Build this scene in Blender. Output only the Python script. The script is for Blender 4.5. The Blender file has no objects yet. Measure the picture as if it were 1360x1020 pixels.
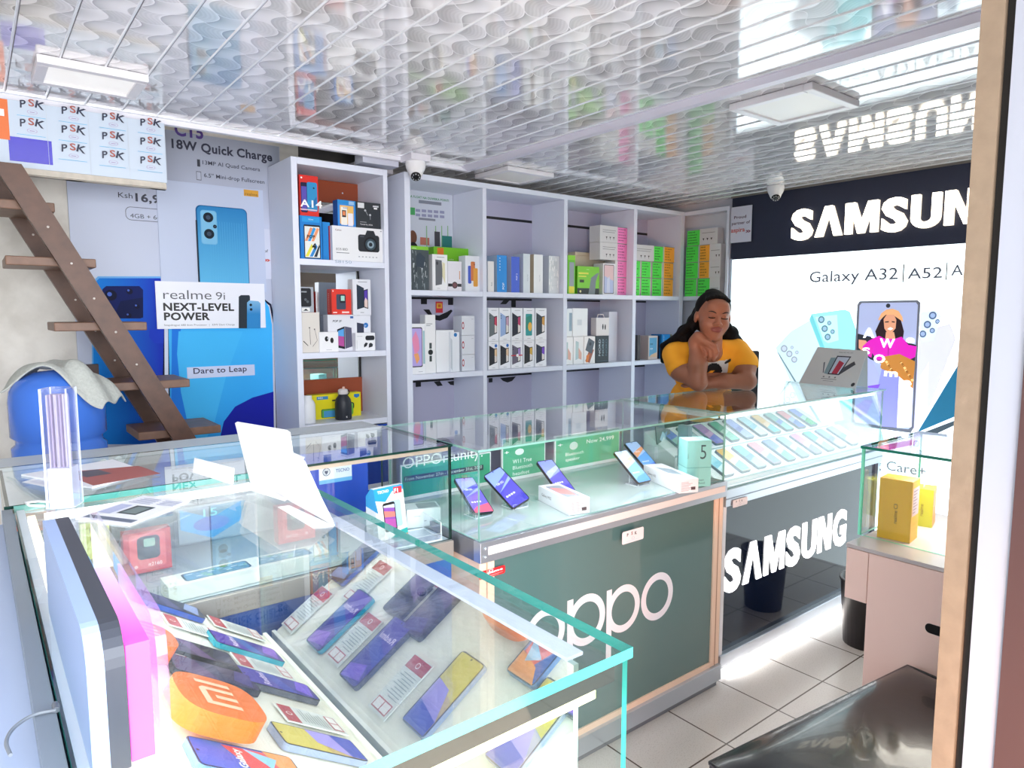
import bpy, math, random
from mathutils import Vector as V, Matrix as Mx
R=math.radians
sc=bpy.context.scene; col=sc.collection
# ------------------------------------------------------------------ camera, exposure
FPX=910.0; PITCH=math.atan(93/FPX); YAW=math.atan(720/(FPX/math.cos(PITCH))); EYE=V((0,0,1.4))
cam=bpy.data.cameras.new('camera'); cam.sensor_width=36; cam.lens=FPX/1360*36; cam.clip_start=.02; cam.clip_end=60
camo=bpy.data.objects.new('camera',cam); col.objects.link(camo); camo.location=EYE
camo.rotation_euler=(R(90)-PITCH,0,-YAW); sc.camera=camo
sc.view_settings.view_transform='Standard'; sc.view_settings.look='None'; sc.view_settings.gamma=1
sc.view_settings.use_curve_mapping=False; sc.view_settings.exposure=1.14
sc.cycles.transparent_max_bounces=32; sc.cycles.max_bounces=10; sc.cycles.sample_clamp_indirect=6
# ------------------------------------------------------------------ world: hazy daylight of the street
w=bpy.data.worlds.new('street_daylight'); sc.world=w; w.use_nodes=True; nt=w.node_tree
bg=nt.nodes['Background']; bg.inputs[1].default_value=1.3
tc=nt.nodes.new('ShaderNodeTexCoord'); sp=nt.nodes.new('ShaderNodeSeparateXYZ'); cr=nt.nodes.new('ShaderNodeValToRGB')
nt.links.new(tc.outputs['Generated'],sp.inputs[0]); nt.links.new(sp.outputs[2],cr.inputs[0]); nt.links.new(cr.outputs[0],bg.inputs[0])
cr.color_ramp.elements[0].position=0; cr.color_ramp.elements[0].color=(.62,.55,.52,1)
cr.color_ramp.elements[1].position=.45; cr.color_ramp.elements[1].color=(.78,.88,1.0,1)
e=cr.color_ramp.elements.new(.06); e.color=(.95,.97,1.0,1)
def area(name,loc,target,sx,sy,power,color):
    l=bpy.data.lights.new(name,'AREA'); l.shape='RECTANGLE'; l.size=sx; l.size_y=sy; l.energy=power; l.color=color
    o=bpy.data.objects.new(name,l); col.objects.link(o); o.location=loc
    o.rotation_euler=(V(target)-V(loc)).to_track_quat('-Z','Y').to_euler(); return o
area('doorway_daylight',(.5,-2.4,1.9),(1.7,2.4,1.0),4.6,3.0,170,(.93,.96,1))
area('warm_street_bounce',(.80,-.40,.28),(1.3,.5,.72),1.1,.7,6,(1,.66,.48))
l=bpy.data.lights.new('jamb_warm_spot','SPOT'); l.energy=110; l.color=(1,.36,.10); l.spot_size=R(34); l.spot_blend=1; l.shadow_soft_size=.12  # added spot warming the lower door jamb; stands for an unknown source outside
o=bpy.data.objects.new('jamb_warm_spot',l); col.objects.link(o); o.location=(-.5,-1.1,.25); o.rotation_euler=(V((1.2,.30,.55))-V((-.5,-1.1,.25))).to_track_quat('-Z','Y').to_euler()
# ------------------------------------------------------------------ pixel -> place on a real plane of the room
_fw=V((math.sin(YAW)*math.cos(PITCH),math.cos(YAW)*math.cos(PITCH),-math.sin(PITCH)))
_rt=V((math.cos(YAW),-math.sin(YAW),0)); _up=_rt.cross(_fw)
def ray(x,y): return _fw+_rt*((x-680)/FPX)+_up*((510-y)/FPX)
def at(x,y,ax,v):
    d=ray(x,y); i='XYZ'.index(ax); return EYE+d*((v-EYE[i])/d[i])
def atp(x,y,p,n):
    d=ray(x,y); n=V(n); return EYE+d*((V(p)-EYE).dot(n)/d.dot(n))
# ------------------------------------------------------------------ materials
_m={}
def lin(h):
    h=h.lstrip('#'); h=''.join(a*2 for a in h) if len(h)==3 else h; c=[int(h[i:i+2],16)/255 for i in (0,2,4)]
    return tuple((x/12.92 if x<=.04045 else ((x+.055)/1.055)**2.4) for x in c)+(1,)
def mat(h,rough=.45,metal=0,emit=0,alpha=1,spec=.5,bump=0,bscale=60,var=0,trans=0,ior=1.45,coat=0):
    k=(h,rough,metal,emit,alpha,spec,bump,bscale,var,trans,coat)
    if k in _m: return _m[k]
    m=bpy.data.materials.new('paint_'+h.strip('#')); m.use_nodes=True; t=m.node_tree; b=t.nodes['Principled BSDF']
    c=lin(h); b.inputs['Base Color'].default_value=c; b.inputs['Roughness'].default_value=rough
    b.inputs['Metallic'].default_value=metal; b.inputs['Alpha'].default_value=alpha
    b.inputs['Specular IOR Level'].default_value=spec; b.inputs['IOR'].default_value=ior
    b.inputs['Transmission Weight'].default_value=trans; b.inputs['Coat Weight'].default_value=coat
    if emit: b.inputs['Emission Color'].default_value=c; b.inputs['Emission Strength'].default_value=emit
    if bump or var:
        g=t.nodes.new('ShaderNodeTexCoord'); n=t.nodes.new('ShaderNodeTexNoise'); n.inputs['Scale'].default_value=bscale; n.inputs['Detail'].default_value=6
        t.links.new(g.outputs['Object'],n.inputs['Vector'])
        if bump:
            u=t.nodes.new('ShaderNodeBump'); u.inputs['Strength'].default_value=bump; u.inputs['Distance'].default_value=.004
            t.links.new(n.outputs[0],u.inputs['Height']); t.links.new(u.outputs[0],b.inputs['Normal'])
        if var:
            x=t.nodes.new('ShaderNodeMix'); x.data_type='RGBA'; x.blend_type='MULTIPLY'; x.inputs[0].default_value=1
            q=t.nodes.new('ShaderNodeValToRGB'); q.color_ramp.elements[0].position=.3; q.color_ramp.elements[1].position=.7
            q.color_ramp.elements[0].color=(1-var,1-var,1-var,1); q.color_ramp.elements[1].color=(1,1,1,1)
            t.links.new(n.outputs[0],q.inputs[0]); x.inputs[6].default_value=c; t.links.new(q.outputs[0],x.inputs[7]); t.links.new(x.outputs[2],b.inputs['Base Color'])
    _m[k]=m; return m
def glass(name,tint=(.93,.98,.97),ior=1.5,minr=0.0,rough=0.0,gcol=(1,1,1)):
    if name in _m: return _m[name]
    m=bpy.data.materials.new(name); m.use_nodes=True; t=m.node_tree; t.nodes.clear()
    o=t.nodes.new('ShaderNodeOutputMaterial'); mx=t.nodes.new('ShaderNodeMixShader'); tr=t.nodes.new('ShaderNodeBsdfTransparent'); gl=t.nodes.new('ShaderNodeBsdfGlossy')
    tr.inputs[0].default_value=(*tint,1); gl.inputs['Roughness'].default_value=rough; gl.inputs[0].default_value=(*gcol,1)
    f=t.nodes.new('ShaderNodeFresnel'); ge=t.nodes.new('ShaderNodeNewGeometry'); mi=t.nodes.new('ShaderNodeMapRange')
    mi.inputs['To Min'].default_value=ior; mi.inputs['To Max'].default_value=1/ior      # same reflectance on both faces of the pane
    t.links.new(ge.outputs['Backfacing'],mi.inputs[0]); t.links.new(mi.outputs[0],f.inputs[0])
    mp=t.nodes.new('ShaderNodeMapRange'); mp.inputs['To Min'].default_value=minr
    t.links.new(f.outputs[0],mp.inputs[0]); t.links.new(mp.outputs[0],mx.inputs[0])
    t.links.new(tr.outputs[0],mx.inputs[1]); t.links.new(gl.outputs[0],mx.inputs[2]); t.links.new(mx.outputs[0],o.inputs[0])
    _m[name]=m; return m
GL=glass('clear_glass',(.968,.988,.984)); GLE=mat('#86b8ad',.12,spec=.8); GLD=mat('#17352f',.12)
PANE=glass('tinted_pane',(.74,.80,.78),1.7,.46,0.0,(.95,.97,.97)); ACR=glass('acrylic',(.95,.95,.98),1.49,.02)
ALU=mat('#c3cad4',.3,.75); ALUD=mat('#8b8f98',.35,.7); WHT=mat('#eef1f8',.4); WHB=mat('#dfe6f6',.4); BLK=mat('#101114',.35)
MIRR=mat('#e8eef0',.02,1.0)
def two_tone(name,ca,cb,axis,p0,p1,emit=0,rough=.6):
    """printed gradient between two inks along an object axis"""
    m=bpy.data.materials.new(name); m.use_nodes=True; t=m.node_tree; b=t.nodes['Principled BSDF']; b.inputs['Roughness'].default_value=rough; b.inputs['Specular IOR Level'].default_value=.2
    g=t.nodes.new('ShaderNodeTexCoord'); s=t.nodes.new('ShaderNodeSeparateXYZ'); r=t.nodes.new('ShaderNodeMapRange'); x=t.nodes.new('ShaderNodeMix'); x.data_type='RGBA'
    t.links.new(g.outputs['Object'],s.inputs[0]); t.links.new(s.outputs['XYZ'.index(axis)],r.inputs[0]); r.inputs[1].default_value=p0; r.inputs[2].default_value=p1
    t.links.new(r.outputs[0],x.inputs[0]); x.inputs[6].default_value=lin(ca); x.inputs[7].default_value=lin(cb); t.links.new(x.outputs[2],b.inputs['Base Color'])
    if emit: t.links.new(x.outputs[2],b.inputs['Emission Color']); b.inputs['Emission Strength'].default_value=emit
    return m
# ------------------------------------------------------------------ mesh builder
_txt={}
def text_geo(s,bold=0,sh=0):
    k=(s,bold,sh)
    if k not in _txt:
        c=bpy.data.curves.new('t','FONT'); c.body=s; c.size=1; c.offset=bold; c.shear=sh; c.space_character=1+2.2*bold; c.resolution_u=3
        o=bpy.data.objects.new('t',c); me=bpy.data.meshes.new_from_object(o)
        vs=[(v.co.x,v.co.y) for v in me.vertices]; fs=[tuple(p.vertices) for p in me.polygons]
        if vs:
            x0=min(v[0] for v in vs); x1=max(v[0] for v in vs); vs=[(v[0]-x0,v[1]) for v in vs]; wd=x1-x0
        else: wd=1
        bpy.data.objects.remove(o); bpy.data.curves.remove(c); bpy.data.meshes.remove(me)
        _txt[k]=(vs,fs,wd)
    return _txt[k]
class B:
    def __init__(s): s.v=[];s.f=[];s.m=[];s.s=[];s.mats=[];s.T=None
    def mi(s,m):
        if isinstance(m,str): m=mat(m)
        if m not in s.mats: s.mats.append(m)
        return s.mats.index(m)
    def add(s,vs,fs,m,smooth=False):
        o=len(s.v); i=s.mi(m)
        if s.T is not None: vs=[s.T@V(v) for v in vs]
        s.v+=[tuple(v) for v in vs]
        for f in fs: s.f.append(tuple(o+a for a in f)); s.m.append(i); s.s.append(smooth)
    def box(s,x0,y0,z0,x1,y1,z1,m,side=None):
        vs=[(x0,y0,z0),(x1,y0,z0),(x1,y1,z0),(x0,y1,z0),(x0,y0,z1),(x1,y0,z1),(x1,y1,z1),(x0,y1,z1)]
        F=[(0,3,2,1),(4,5,6,7),(0,1,5,4),(1,2,6,5),(2,3,7,6),(3,0,4,7)]
        if side is None: s.add(vs,F,m)
        else:
            d=(x1-x0,y1-y0,z1-z0); ax=d.index(min(d))   # thin axis: the two big faces get m, edges get side
            big={0:(3,5),1:(2,4),2:(0,1)}[ax]
            s.add(vs,[F[i] for i in big],m); s.add(vs,[F[i] for i in range(6) if i not in big],side)
    def prism(s,pts,d,m,caps=True,smooth=False):
        """pts: 3D polygon, extruded by vector d"""
        n=len(pts); d=V(d); a=[V(p) for p in pts]; vs=a+[p+d for p in a]
        fs=[(i,(i+1)%n,n+(i+1)%n,n+i) for i in range(n)]; s.add(vs,fs,m,smooth)
        if caps: s.add(vs,[tuple(range(n))[::-1],tuple(range(n,2*n))],m)
    def lathe(s,prof,c,m,n=24,ax='Z',smooth=True,cap=True):
        vs=[];k=len(prof)
        for i in range(n):
            a=2*math.pi*i/n
            for r,h in prof:
                p={'Z':(r*math.cos(a),r*math.sin(a),h),'Y':(r*math.cos(a),-h,r*math.sin(a)),'X':(-h,r*math.cos(a),r*math.sin(a))}[ax]
                vs.append(V(c)+V(p))
        fs=[(i*k+j,((i+1)%n)*k+j,((i+1)%n)*k+j+1,i*k+j+1) for i in range(n) for j in range(k-1)]
        s.add(vs,fs,m,smooth)
        if cap:
            if prof[0][0]>1e-4: s.add([vs[i*k] for i in range(n)],[tuple(range(n))[::-1]],m)
            if prof[-1][0]>1e-4: s.add([vs[i*k+k-1] for i in range(n)],[tuple(range(n))],m)
    def tube(s,pts,r,m,n=8):
        pts=[V(p) for p in pts]; vs=[]
        for i,p in enumerate(pts):
            t=(pts[min(i+1,len(pts)-1)]-pts[max(i-1,0)]).normalized(); a=t.orthogonal() if i==0 else (pa-t*pa.dot(t))
            a.normalize(); pa=a; b=t.cross(a); rr=r[i] if isinstance(r,(list,tuple)) else r
            for k in range(n):
                q=2*math.pi*k/n; vs.append(p+(a*math.cos(q)+b*math.sin(q))*rr)
        N=len(pts); fs=[(i*n+k,i*n+(k+1)%n,(i+1)*n+(k+1)%n,(i+1)*n+k) for i in range(N-1) for k in range(n)]
        s.add(vs,fs,m,True); s.add(vs,[tuple(range(n))[::-1],tuple(range((N-1)*n,N*n))],m)
    def build(s,name,parent=None,bevel=0,loc=None):
        me=bpy.data.meshes.new(name); vs=s.v
        if loc is not None: L=V(loc); vs=[tuple(V(v)-L) for v in vs]
        me.from_pydata(vs,[],s.f)
        for m in s.mats: me.materials.append(m)
        for p,i,sm in zip(me.polygons,s.m,s.s): p.material_index=i; p.use_smooth=sm
        me.update(); o=bpy.data.objects.new(name,me); col.objects.link(o)
        if loc is not None: o.location=loc
        if parent: o.parent=parent
        if bevel:
            b=o.modifiers.new('bevel','BEVEL'); b.width=bevel; b.segments=2; b.limit_method='ANGLE'
        return o
class Cv:
    """flat printing on a face: o origin, u right, w up, n outward; layers never coincide"""
    def __init__(s,b,o,u,w,n,W=1,H=1,step=.00006): s.b=b;s.o=V(o);s.u=V(u);s.w=V(w);s.n=V(n);s.k=0;s.W=W;s.H=H;s.step=step;s.ax=None
    def P(s,x,y): return s.o+s.u*(x*s.W)+s.w*(y*s.H)+s.n*(s.step*s.k)
    def poly(s,pts,m): s.k+=1; s.b.add([s.P(*p) for p in pts],[tuple(range(len(pts)))],m)
    def rect(s,x0,y0,x1,y1,m): s.poly([(x0,y0),(x1,y0),(x1,y1),(x0,y1)],m)
    def rr(s,x0,y0,x1,y1,r,m,n=5):
        rx=r/s.W; ry=r/s.H; p=[]
        for cx,cy,a0 in ((x1-rx,y1-ry,0),(x0+rx,y1-ry,90),(x0+rx,y0+ry,180),(x1-rx,y0+ry,270)):
            for i in range(n+1): a=R(a0+90*i/n); p.append((cx+rx*math.cos(a),cy+ry*math.sin(a)))
        s.poly(p,m)
    def ell(s,cx,cy,rx,ry,m,n=20): s.poly([(cx+rx*math.cos(2*math.pi*i/n),cy+ry*math.sin(2*math.pi*i/n)) for i in range(n)],m)
    def disc(s,cx,cy,r,m,n=18): s.ell(cx,cy,r/s.W,r/s.H,m,n)     # r in metres
    def ring(s,cx,cy,r0,r1,m,n=28,ys=1):
        s.k+=1; vs=[]
        for i in range(n):
            a=2*math.pi*i/n
            for r in (r0,r1): vs.append(s.P(cx+r*math.cos(a)/s.W,cy+r*ys*math.sin(a)/s.H))
        s.b.add(vs,[(2*i,2*i+1,(2*i+3)%(2*n),(2*i+2)%(2*n)) for i in range(n)],m)
    def text(s,t,x,y,h,m,w=None,bold=0,rot=0,al=0,sh=0):
        """h = cap height in metres, w = forced width in metres, al .5 = centred, rot degrees"""
        s.k+=1; vs,fs,wd=text_geo(t,bold,sh); 
        if not vs: return
        sy=h/.745; sx=(w/wd) if w else sy; a=R(rot); c_,s_=math.cos(a),math.sin(a); out=[]
        o=s.P(x,y)
        for vx,vy in vs:
            px=(vx-wd*al)*sx; py=vy*sy; out.append(o+s.u.normalized()*(px*c_-py*s_)+s.w.normalized()*(px*s_+py*c_))
        s.b.add(out,fs,m)
class Wp(Cv):
    """printing on a vertical plane of the room, laid out by what the photograph shows there"""
    def __init__(s,b,ax,val,step=.00008):
        u,n=((1,0,0),(0,-1,0)) if ax=='Y' else ((0,-1,0),(-1,0,0))
        o=(0,val,0) if ax=='Y' else (val,0,0)
        super().__init__(b,o,u,(0,0,1),n,1,1,step); s.ax=ax; s.val=val
    def q(s,x,y): p=at(x,y,s.ax,s.val); return ((p.x if s.ax=='Y' else -p.y),p.z)
    def pp(s,pts,m): s.poly([s.q(*p) for p in pts],m)
    def tt(s,t,x0,y0,x1,h,m,bold=0,sh=0):
        """baseline starts at pixel x0,y0, ends at column x1; h cap height in pixels at the start"""
        a=s.q(x0,y0); b=s.q(x0,y0-h); c=s.q(x1,y0); s.text(t,a[0],a[1],b[1]-a[1],m,w=abs(c[0]-a[0]),bold=bold,sh=sh)
    def box(s,x0,y0,x1,y1,m,r=0):
        a=s.q(x0,y1); b=s.q(x1,y0)
        if r: s.rr(a[0],a[1],b[0],b[1],r,m)
        else: s.rect(a[0],a[1],b[0],b[1],m)
# ------------------------------------------------------------------ things
def tag(o,label=None,cat=None,group=None,kind=None):
    for k,v in (('label',label),('category',cat),('group',group),('kind',kind)):
        if v: o[k]=v
    return o
def thing(name,label,cat,loc=(0,0,0),rz=0,group=None):
    o=bpy.data.objects.new(name,None); o.empty_display_size=.05; col.objects.link(o); o.location=loc; o.rotation_euler=(0,0,rz)
    return tag(o,label,cat,group)
def struct(b,name,bevel=0): o=b.build(name,bevel=bevel); o['kind']='structure'; return o
def clone(o,label,loc=None,rz=None,group=None,parent=None):
    c=o.copy(); col.objects.link(c)
    for ch in list(o.children):
        d=ch.copy(); col.objects.link(d); d.parent=c
        for g in ch.children: h=g.copy(); col.objects.link(h); h.parent=d
    if loc is not None: c.location=loc
    if rz is not None: c.rotation_euler=(0,0,rz)
    tag(c,label,None,group); return c
def loc_mesh(b,name,loc,label,cat,group=None,rz=0,bevel=0,parent=None):
    """b drawn in local coordinates, placed at loc"""
    o=b.build(name,parent,bevel); o.location=loc; o.rotation_euler=(0,0,rz); return tag(o,label,cat,group)
# ================================================================== ROOM
def nodes_mat(name,rough=.4,spec=.5):
    m=bpy.data.materials.new(name); m.use_nodes=True; t=m.node_tree; b=t.nodes['Principled BSDF']; b.inputs['Roughness'].default_value=rough; b.inputs['Specular IOR Level'].default_value=spec
    def M(op,a,b_=None,c=None):
        n=t.nodes.new('ShaderNodeMath'); n.operation=op
        for i,x in enumerate((a,b_,c)):
            if x is None: continue
            if isinstance(x,(int,float)): n.inputs[i].default_value=x
            else: t.links.new(x,n.inputs[i])
        return n.outputs[0]
    g=t.nodes.new('ShaderNodeTexCoord'); s=t.nodes.new('ShaderNodeSeparateXYZ'); t.links.new(g.outputs['Object'],s.inputs[0])
    return m,t,b,M,s.outputs[0],s.outputs[1],s.outputs[2],g.outputs['Object']
def mixc(t,f,a,b):
    x=t.nodes.new('ShaderNodeMix'); x.data_type='RGBA'
    if isinstance(f,(int,float)): x.inputs[0].default_value=f
    else: t.links.new(f,x.inputs[0])
    for i,c in ((6,a),(7,b)):
        if isinstance(c,str): x.inputs[i].default_value=lin(c)
        else: t.links.new(c,x.inputs[i])
    return x.outputs[2]
def ceiling_mat():
    m,t,b,M,x,y,z,o=nodes_mat('pvc_ceiling_print',.07,.75)
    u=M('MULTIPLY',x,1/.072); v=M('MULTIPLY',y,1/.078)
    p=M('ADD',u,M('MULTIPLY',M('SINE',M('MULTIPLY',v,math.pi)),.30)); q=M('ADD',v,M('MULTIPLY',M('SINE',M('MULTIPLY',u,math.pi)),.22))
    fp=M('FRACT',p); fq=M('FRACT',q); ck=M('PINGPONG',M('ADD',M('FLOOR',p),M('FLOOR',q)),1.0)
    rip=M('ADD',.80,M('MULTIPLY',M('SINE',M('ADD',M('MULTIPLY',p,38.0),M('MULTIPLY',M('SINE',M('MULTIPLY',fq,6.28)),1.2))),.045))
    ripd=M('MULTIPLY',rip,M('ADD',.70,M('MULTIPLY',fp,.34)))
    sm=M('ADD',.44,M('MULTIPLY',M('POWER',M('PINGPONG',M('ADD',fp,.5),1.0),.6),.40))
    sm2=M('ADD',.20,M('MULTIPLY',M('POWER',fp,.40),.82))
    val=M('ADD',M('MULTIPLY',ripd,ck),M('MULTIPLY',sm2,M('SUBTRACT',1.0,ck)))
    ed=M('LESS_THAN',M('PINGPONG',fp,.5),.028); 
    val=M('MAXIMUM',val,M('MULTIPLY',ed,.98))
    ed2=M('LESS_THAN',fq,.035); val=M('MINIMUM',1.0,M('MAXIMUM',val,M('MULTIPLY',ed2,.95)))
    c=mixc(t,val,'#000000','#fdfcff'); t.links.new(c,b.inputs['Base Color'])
    b.inputs['Coat Weight'].default_value=1.0; b.inputs['Coat Roughness'].default_value=.05
    # slight sag of each board blurs reflections across the joints
    bu=t.nodes.new('ShaderNodeBump'); bu.inputs['Strength'].default_value=.05; bu.inputs['Distance'].default_value=.002
    t.links.new(M('SINE',M('MULTIPLY',x,2*math.pi/.112)),bu.inputs['Height']); t.links.new(bu.outputs[0],b.inputs['Normal'])
    return m
def tile_mat():
    m,t,b,M,x,y,z,o=nodes_mat('floor_tile',.22,.5)
    a=M('FRACT',M('MULTIPLY',M('SUBTRACT',x,1.857-3.1),1/.31)); c=M('FRACT',M('MULTIPLY',M('SUBTRACT',y,1.225-3.1),1/.31))
    g=M('MAXIMUM',M('LESS_THAN',M('PINGPONG',a,.5),.009),M('LESS_THAN',M('PINGPONG',c,.5),.009))
    n=t.nodes.new('ShaderNodeTexNoise'); n.inputs['Scale'].default_value=220; t.links.new(o,n.inputs[0])
    n2=t.nodes.new('ShaderNodeTexNoise'); n2.inputs['Scale'].default_value=5; t.links.new(o,n2.inputs[0])
    base=mixc(t,M('MULTIPLY',M('GREATER_THAN',n.outputs[0],.60),.5),'#d9d1ca','#b7aca3'); base=mixc(t,M('MULTIPLY',n2.outputs[0],.25),base,'#c0b6ae')
    cc=mixc(t,g,base,'#5a4c43'); t.links.new(cc,b.inputs['Base Color']); return m
def plaster(name,ca,cb,s=6):
    m,t,b,M,x,y,z,o=nodes_mat(name,.85,.3)
    n=t.nodes.new('ShaderNodeTexNoise'); n.inputs['Scale'].default_value=s; n.inputs['Detail'].default_value=8; t.links.new(o,n.inputs[0])
    r=t.nodes.new('ShaderNodeValToRGB'); r.color_ramp.elements[0].position=.38; r.color_ramp.elements[1].position=.62; r.color_ramp.elements[0].color=lin(ca); r.color_ramp.elements[1].color=lin(cb)
    t.links.new(n.outputs[0],r.inputs[0]); t.links.new(r.outputs[0],b.inputs['Base Color'])
    bu=t.nodes.new('ShaderNodeBump'); bu.inputs['Strength'].default_value=.5; bu.inputs['Distance'].default_value=.01; t.links.new(n.outputs[0],bu.inputs['Height']); t.links.new(bu.outputs[0],b.inputs['Normal'])
    return m
PLA=plaster('rough_plaster','#c9c5bd','#e4e1da')
CZ=2.12
b=B(); b.box(-.9,-2.2,-.08,3.95,3.35,0,tile_mat()); struct(b,'floor')
b=B(); b.box(-.9,3.2,0,3.95,3.35,2.7,PLA); struct(b,'wall_back')
b=B(); b.box(-.95,.2,0,-.8,3.2,2.7,PLA); struct(b,'wall_left')
b=B(); b.box(3.8,-.2,0,3.95,3.2,2.7,mat('#dde3ee',.6)); struct(b,'wall_right')
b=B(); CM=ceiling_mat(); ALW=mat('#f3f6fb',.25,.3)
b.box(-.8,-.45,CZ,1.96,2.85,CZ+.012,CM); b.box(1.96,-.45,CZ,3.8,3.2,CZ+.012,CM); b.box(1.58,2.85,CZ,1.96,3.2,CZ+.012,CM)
k=-9
while .245+.112*k<3.78:
    X=.245+.112*k; y1=2.85 if X<1.58 else 3.2
    b.prism([(X-.0035,-.45,CZ),(X-.0015,-.45,CZ-.0035),(X+.0015,-.45,CZ-.0035),(X+.0035,-.45,CZ)],(0,y1+.45,0),ALW)
    b.box(X+.0036,-.45,CZ-.0006,X+.0052,y1,CZ,mat('#6d6a70',.5)); k+=1
struct(b,'ceiling')
b=B(); b.box(-.8,-.45,2.62,3.8,3.2,2.7,mat('#55524c',.8)); struct(b,'ceiling')
b=B(); b.box(-.8,2.85,CZ-.022,1.985,2.875,CZ+.03,mat('#e9e9f2',.4)); b.box(-.8,2.83,CZ-.004,1.96,2.85,CZ,ALW); struct(b,'trim_1')
b=B(); T=mat('#e3e0f0',.35)
b.prism([(1.93,-.45,CZ),(1.93,-.45,CZ-.006),(1.955,-.45,CZ-.02),(1.985,-.45,CZ-.02),(1.985,-.45,CZ)],(0,3.3,0),T)
for i in range(9): b.lathe([(0,0),(.004,.0),(.003,-.002),(0,-.003)],(1.94,.2+.32*i,CZ-.0065),mat('#4a4850'),8)
struct(b,'trim_2')
b=B(); b.box(3.735,-.2,CZ-.012,3.8,2.56,CZ,mat('#8a8580',.5)); struct(b,'trim_3')
# gap over the narrow shelf: dark conduit and duct
b=B(); b.box(1.25,3.0,2.13,1.50,3.2,2.20,mat('#3a3a3c')); 
tag(b.build('cable_duct'),'dark cable duct lying above the narrow shelf unit under the ceiling','duct')
b=B(); b.box(1.42,2.88,2.075,1.60,2.96,2.115,mat('#cdd0e0',.4)); b.box(1.42,2.97,2.06,1.62,3.04,2.09,mat('#a9a6ac',.5))
tag(b.build('beam_bracket'),'pale metal channel reaching from ceiling trim to wide shelf, beside the dome camera','bracket')
# ------------------------------------------------------------------ ceiling light panels
def light_panel(X0,Y0,X1,Y1,label,em):
    t=thing('ceiling_light',label,'ceiling light',((X0+X1)/2,(Y0+Y1)/2,CZ),0,'square ceiling light panels')
    hx,hy=(X1-X0)/2,(Y1-Y0)/2; f=mat('#eceaf0',.3); d=B()
    for a in ((-hx,-hy,hx,-hy+.03),(-hx,hy-.03,hx,hy),(-hx,-hy+.03,-hx+.03,hy-.03),(hx-.03,-hy+.03,hx,hy-.03)): d.box(a[0],a[1],-.024,a[2],a[3],-.001,f)
    d.build('frame',t,.003); d=B(); d.box(-hx+.03,-hy+.03,-.018,hx-.03,hy-.03,-.004,mat('#e6e4e2',.35,emit=em)); d.build('diffuser',t)
light_panel(.19,2.37,.47,2.60,'flat square ceiling light above the sticker-covered board and ladder',.25)
light_panel(2.10,1.16,2.41,1.46,'square ceiling light hanging low in front of the glowing brand sign',.05)
light_panel(2.10,2.70,2.40,2.98,'square ceiling light above the wide white shelf unit',.05)
# ------------------------------------------------------------------ dome cameras
def dome_cam(loc,rz,tilt,label):
    t=thing('dome_camera',label,'security camera',loc,rz,'white dome security cameras'); W=mat('#f1f1f4',.3)
    d=B(); d.lathe([(.045,0),(.047,-.012),(.043,-.03),(.036,-.045)],(0,0,0),W,24); d.build('housing',t)
    d=B(); d.lathe([(0,-.034),(.016,-.031),(.028,-.02),(.034,0),(.030,.02)],(0,0,0),W,24,cap=False)
    o=d.build('eyeball',t); o.location=(0,0,-.045); o.rotation_euler=(tilt,0,0)
    d=B(); d.lathe([(.023,0),(.0225,-.006),(.008,-.008),(0,-.009)],(0,0,0),BLK,20)
    for i in range(8): a=i*math.pi/4; d.box(.016*math.cos(a)-.002,.016*math.sin(a)-.002,-.0095,.016*math.cos(a)+.002,.016*math.sin(a)+.002,-.007,mat('#d0d0d6'))
    l=d.build('lens',o); l.location=(0,0,-.029)
c0=at(552,221,'Y',2.80); dome_cam((c0.x,2.80,CZ-.03),-.5,-.75,'white dome camera above the left end of the wide shelf unit')
b=B(); b.box(c0.x-.05,2.75,CZ-.03,c0.x+.05,2.85,CZ-.001,mat('#e4e2ec',.4)); tag(b.build('mounting_block'),'pale block fixing the dome camera over the shelves to the ceiling','bracket')
c1=at(1030,257,'X',3.62); dome_cam((3.62,c1.y,CZ-.001),-.93,-.7,'white dome camera on the ceiling left of the glowing brand letters')
# ------------------------------------------------------------------ shop front by the camera
ST=mat('#93816d',.45,.2,bump=.25,bscale=40,var=.15); JX=at(1304,0,'Y',.40).x
b=B(); b.box(JX,.370,0,JX+.06,.40,2.5,ST); b.box(JX+.012,.357,0,JX+.06,.370,2.5,mat('#191817',.6))
b.box(JX,.315,0,JX+.06,.357,2.5,mat('#a4a9b5',.35,.1)); b.box(JX-.004,.20,0,JX+.06,.315,2.5,mat('#4a3230',.5)); b.box(JX+.06,.24,0,3.8,.39,2.7,mat('#7b6a60',.8)); struct(b,'wall_front')
b=B(); b.box(-.8,-.2,2.3,3.8,-.1,2.7,mat('#7b6a60',.8)); struct(b,'trim_4')
# ================================================================== LIGHTBOX WALL
XL=3.74
root=thing('sign_lightbox','tall backlit advertising wall with glowing brand letters over phone pictures','lightbox',(XL,1.6,0))
def child(b,name,root,bevel=0):
    o=b.build(name,root,bevel); o.matrix_parent_inverse=Mx.Translation(-V(root.location)); return o
b=B(); b.box(XL,.45,1.735,3.80,2.553,CZ-.012,mat('#2b3047',.5)); child(b,'header_board',root)
b=B(); b.box(XL+.005,.45,.0,3.80,2.553,1.735,mat('#e6f6fa',.3,emit=1.15)); b.box(XL-.004,2.54,.3,3.80,2.556,1.74,ALU)
E1=lambda h,e=.75:mat(h,.35,emit=e)
cv=Wp(b,'X',XL+.004)
cv.tt('Galaxy A32',1075,375,1192,15,E1('#4a4d58',.35),.006); cv.box(1198.3,351,1201.3,375,'#2e3036'); cv.tt('A52',1205,370.5,1251,15,E1('#4a4d58',.35),.006); cv.box(1255.8,348,1258.8,372,'#2e3036'); cv.tt('A72',1263,366,1302,15,E1('#4a4d58',.35),.006)
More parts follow.
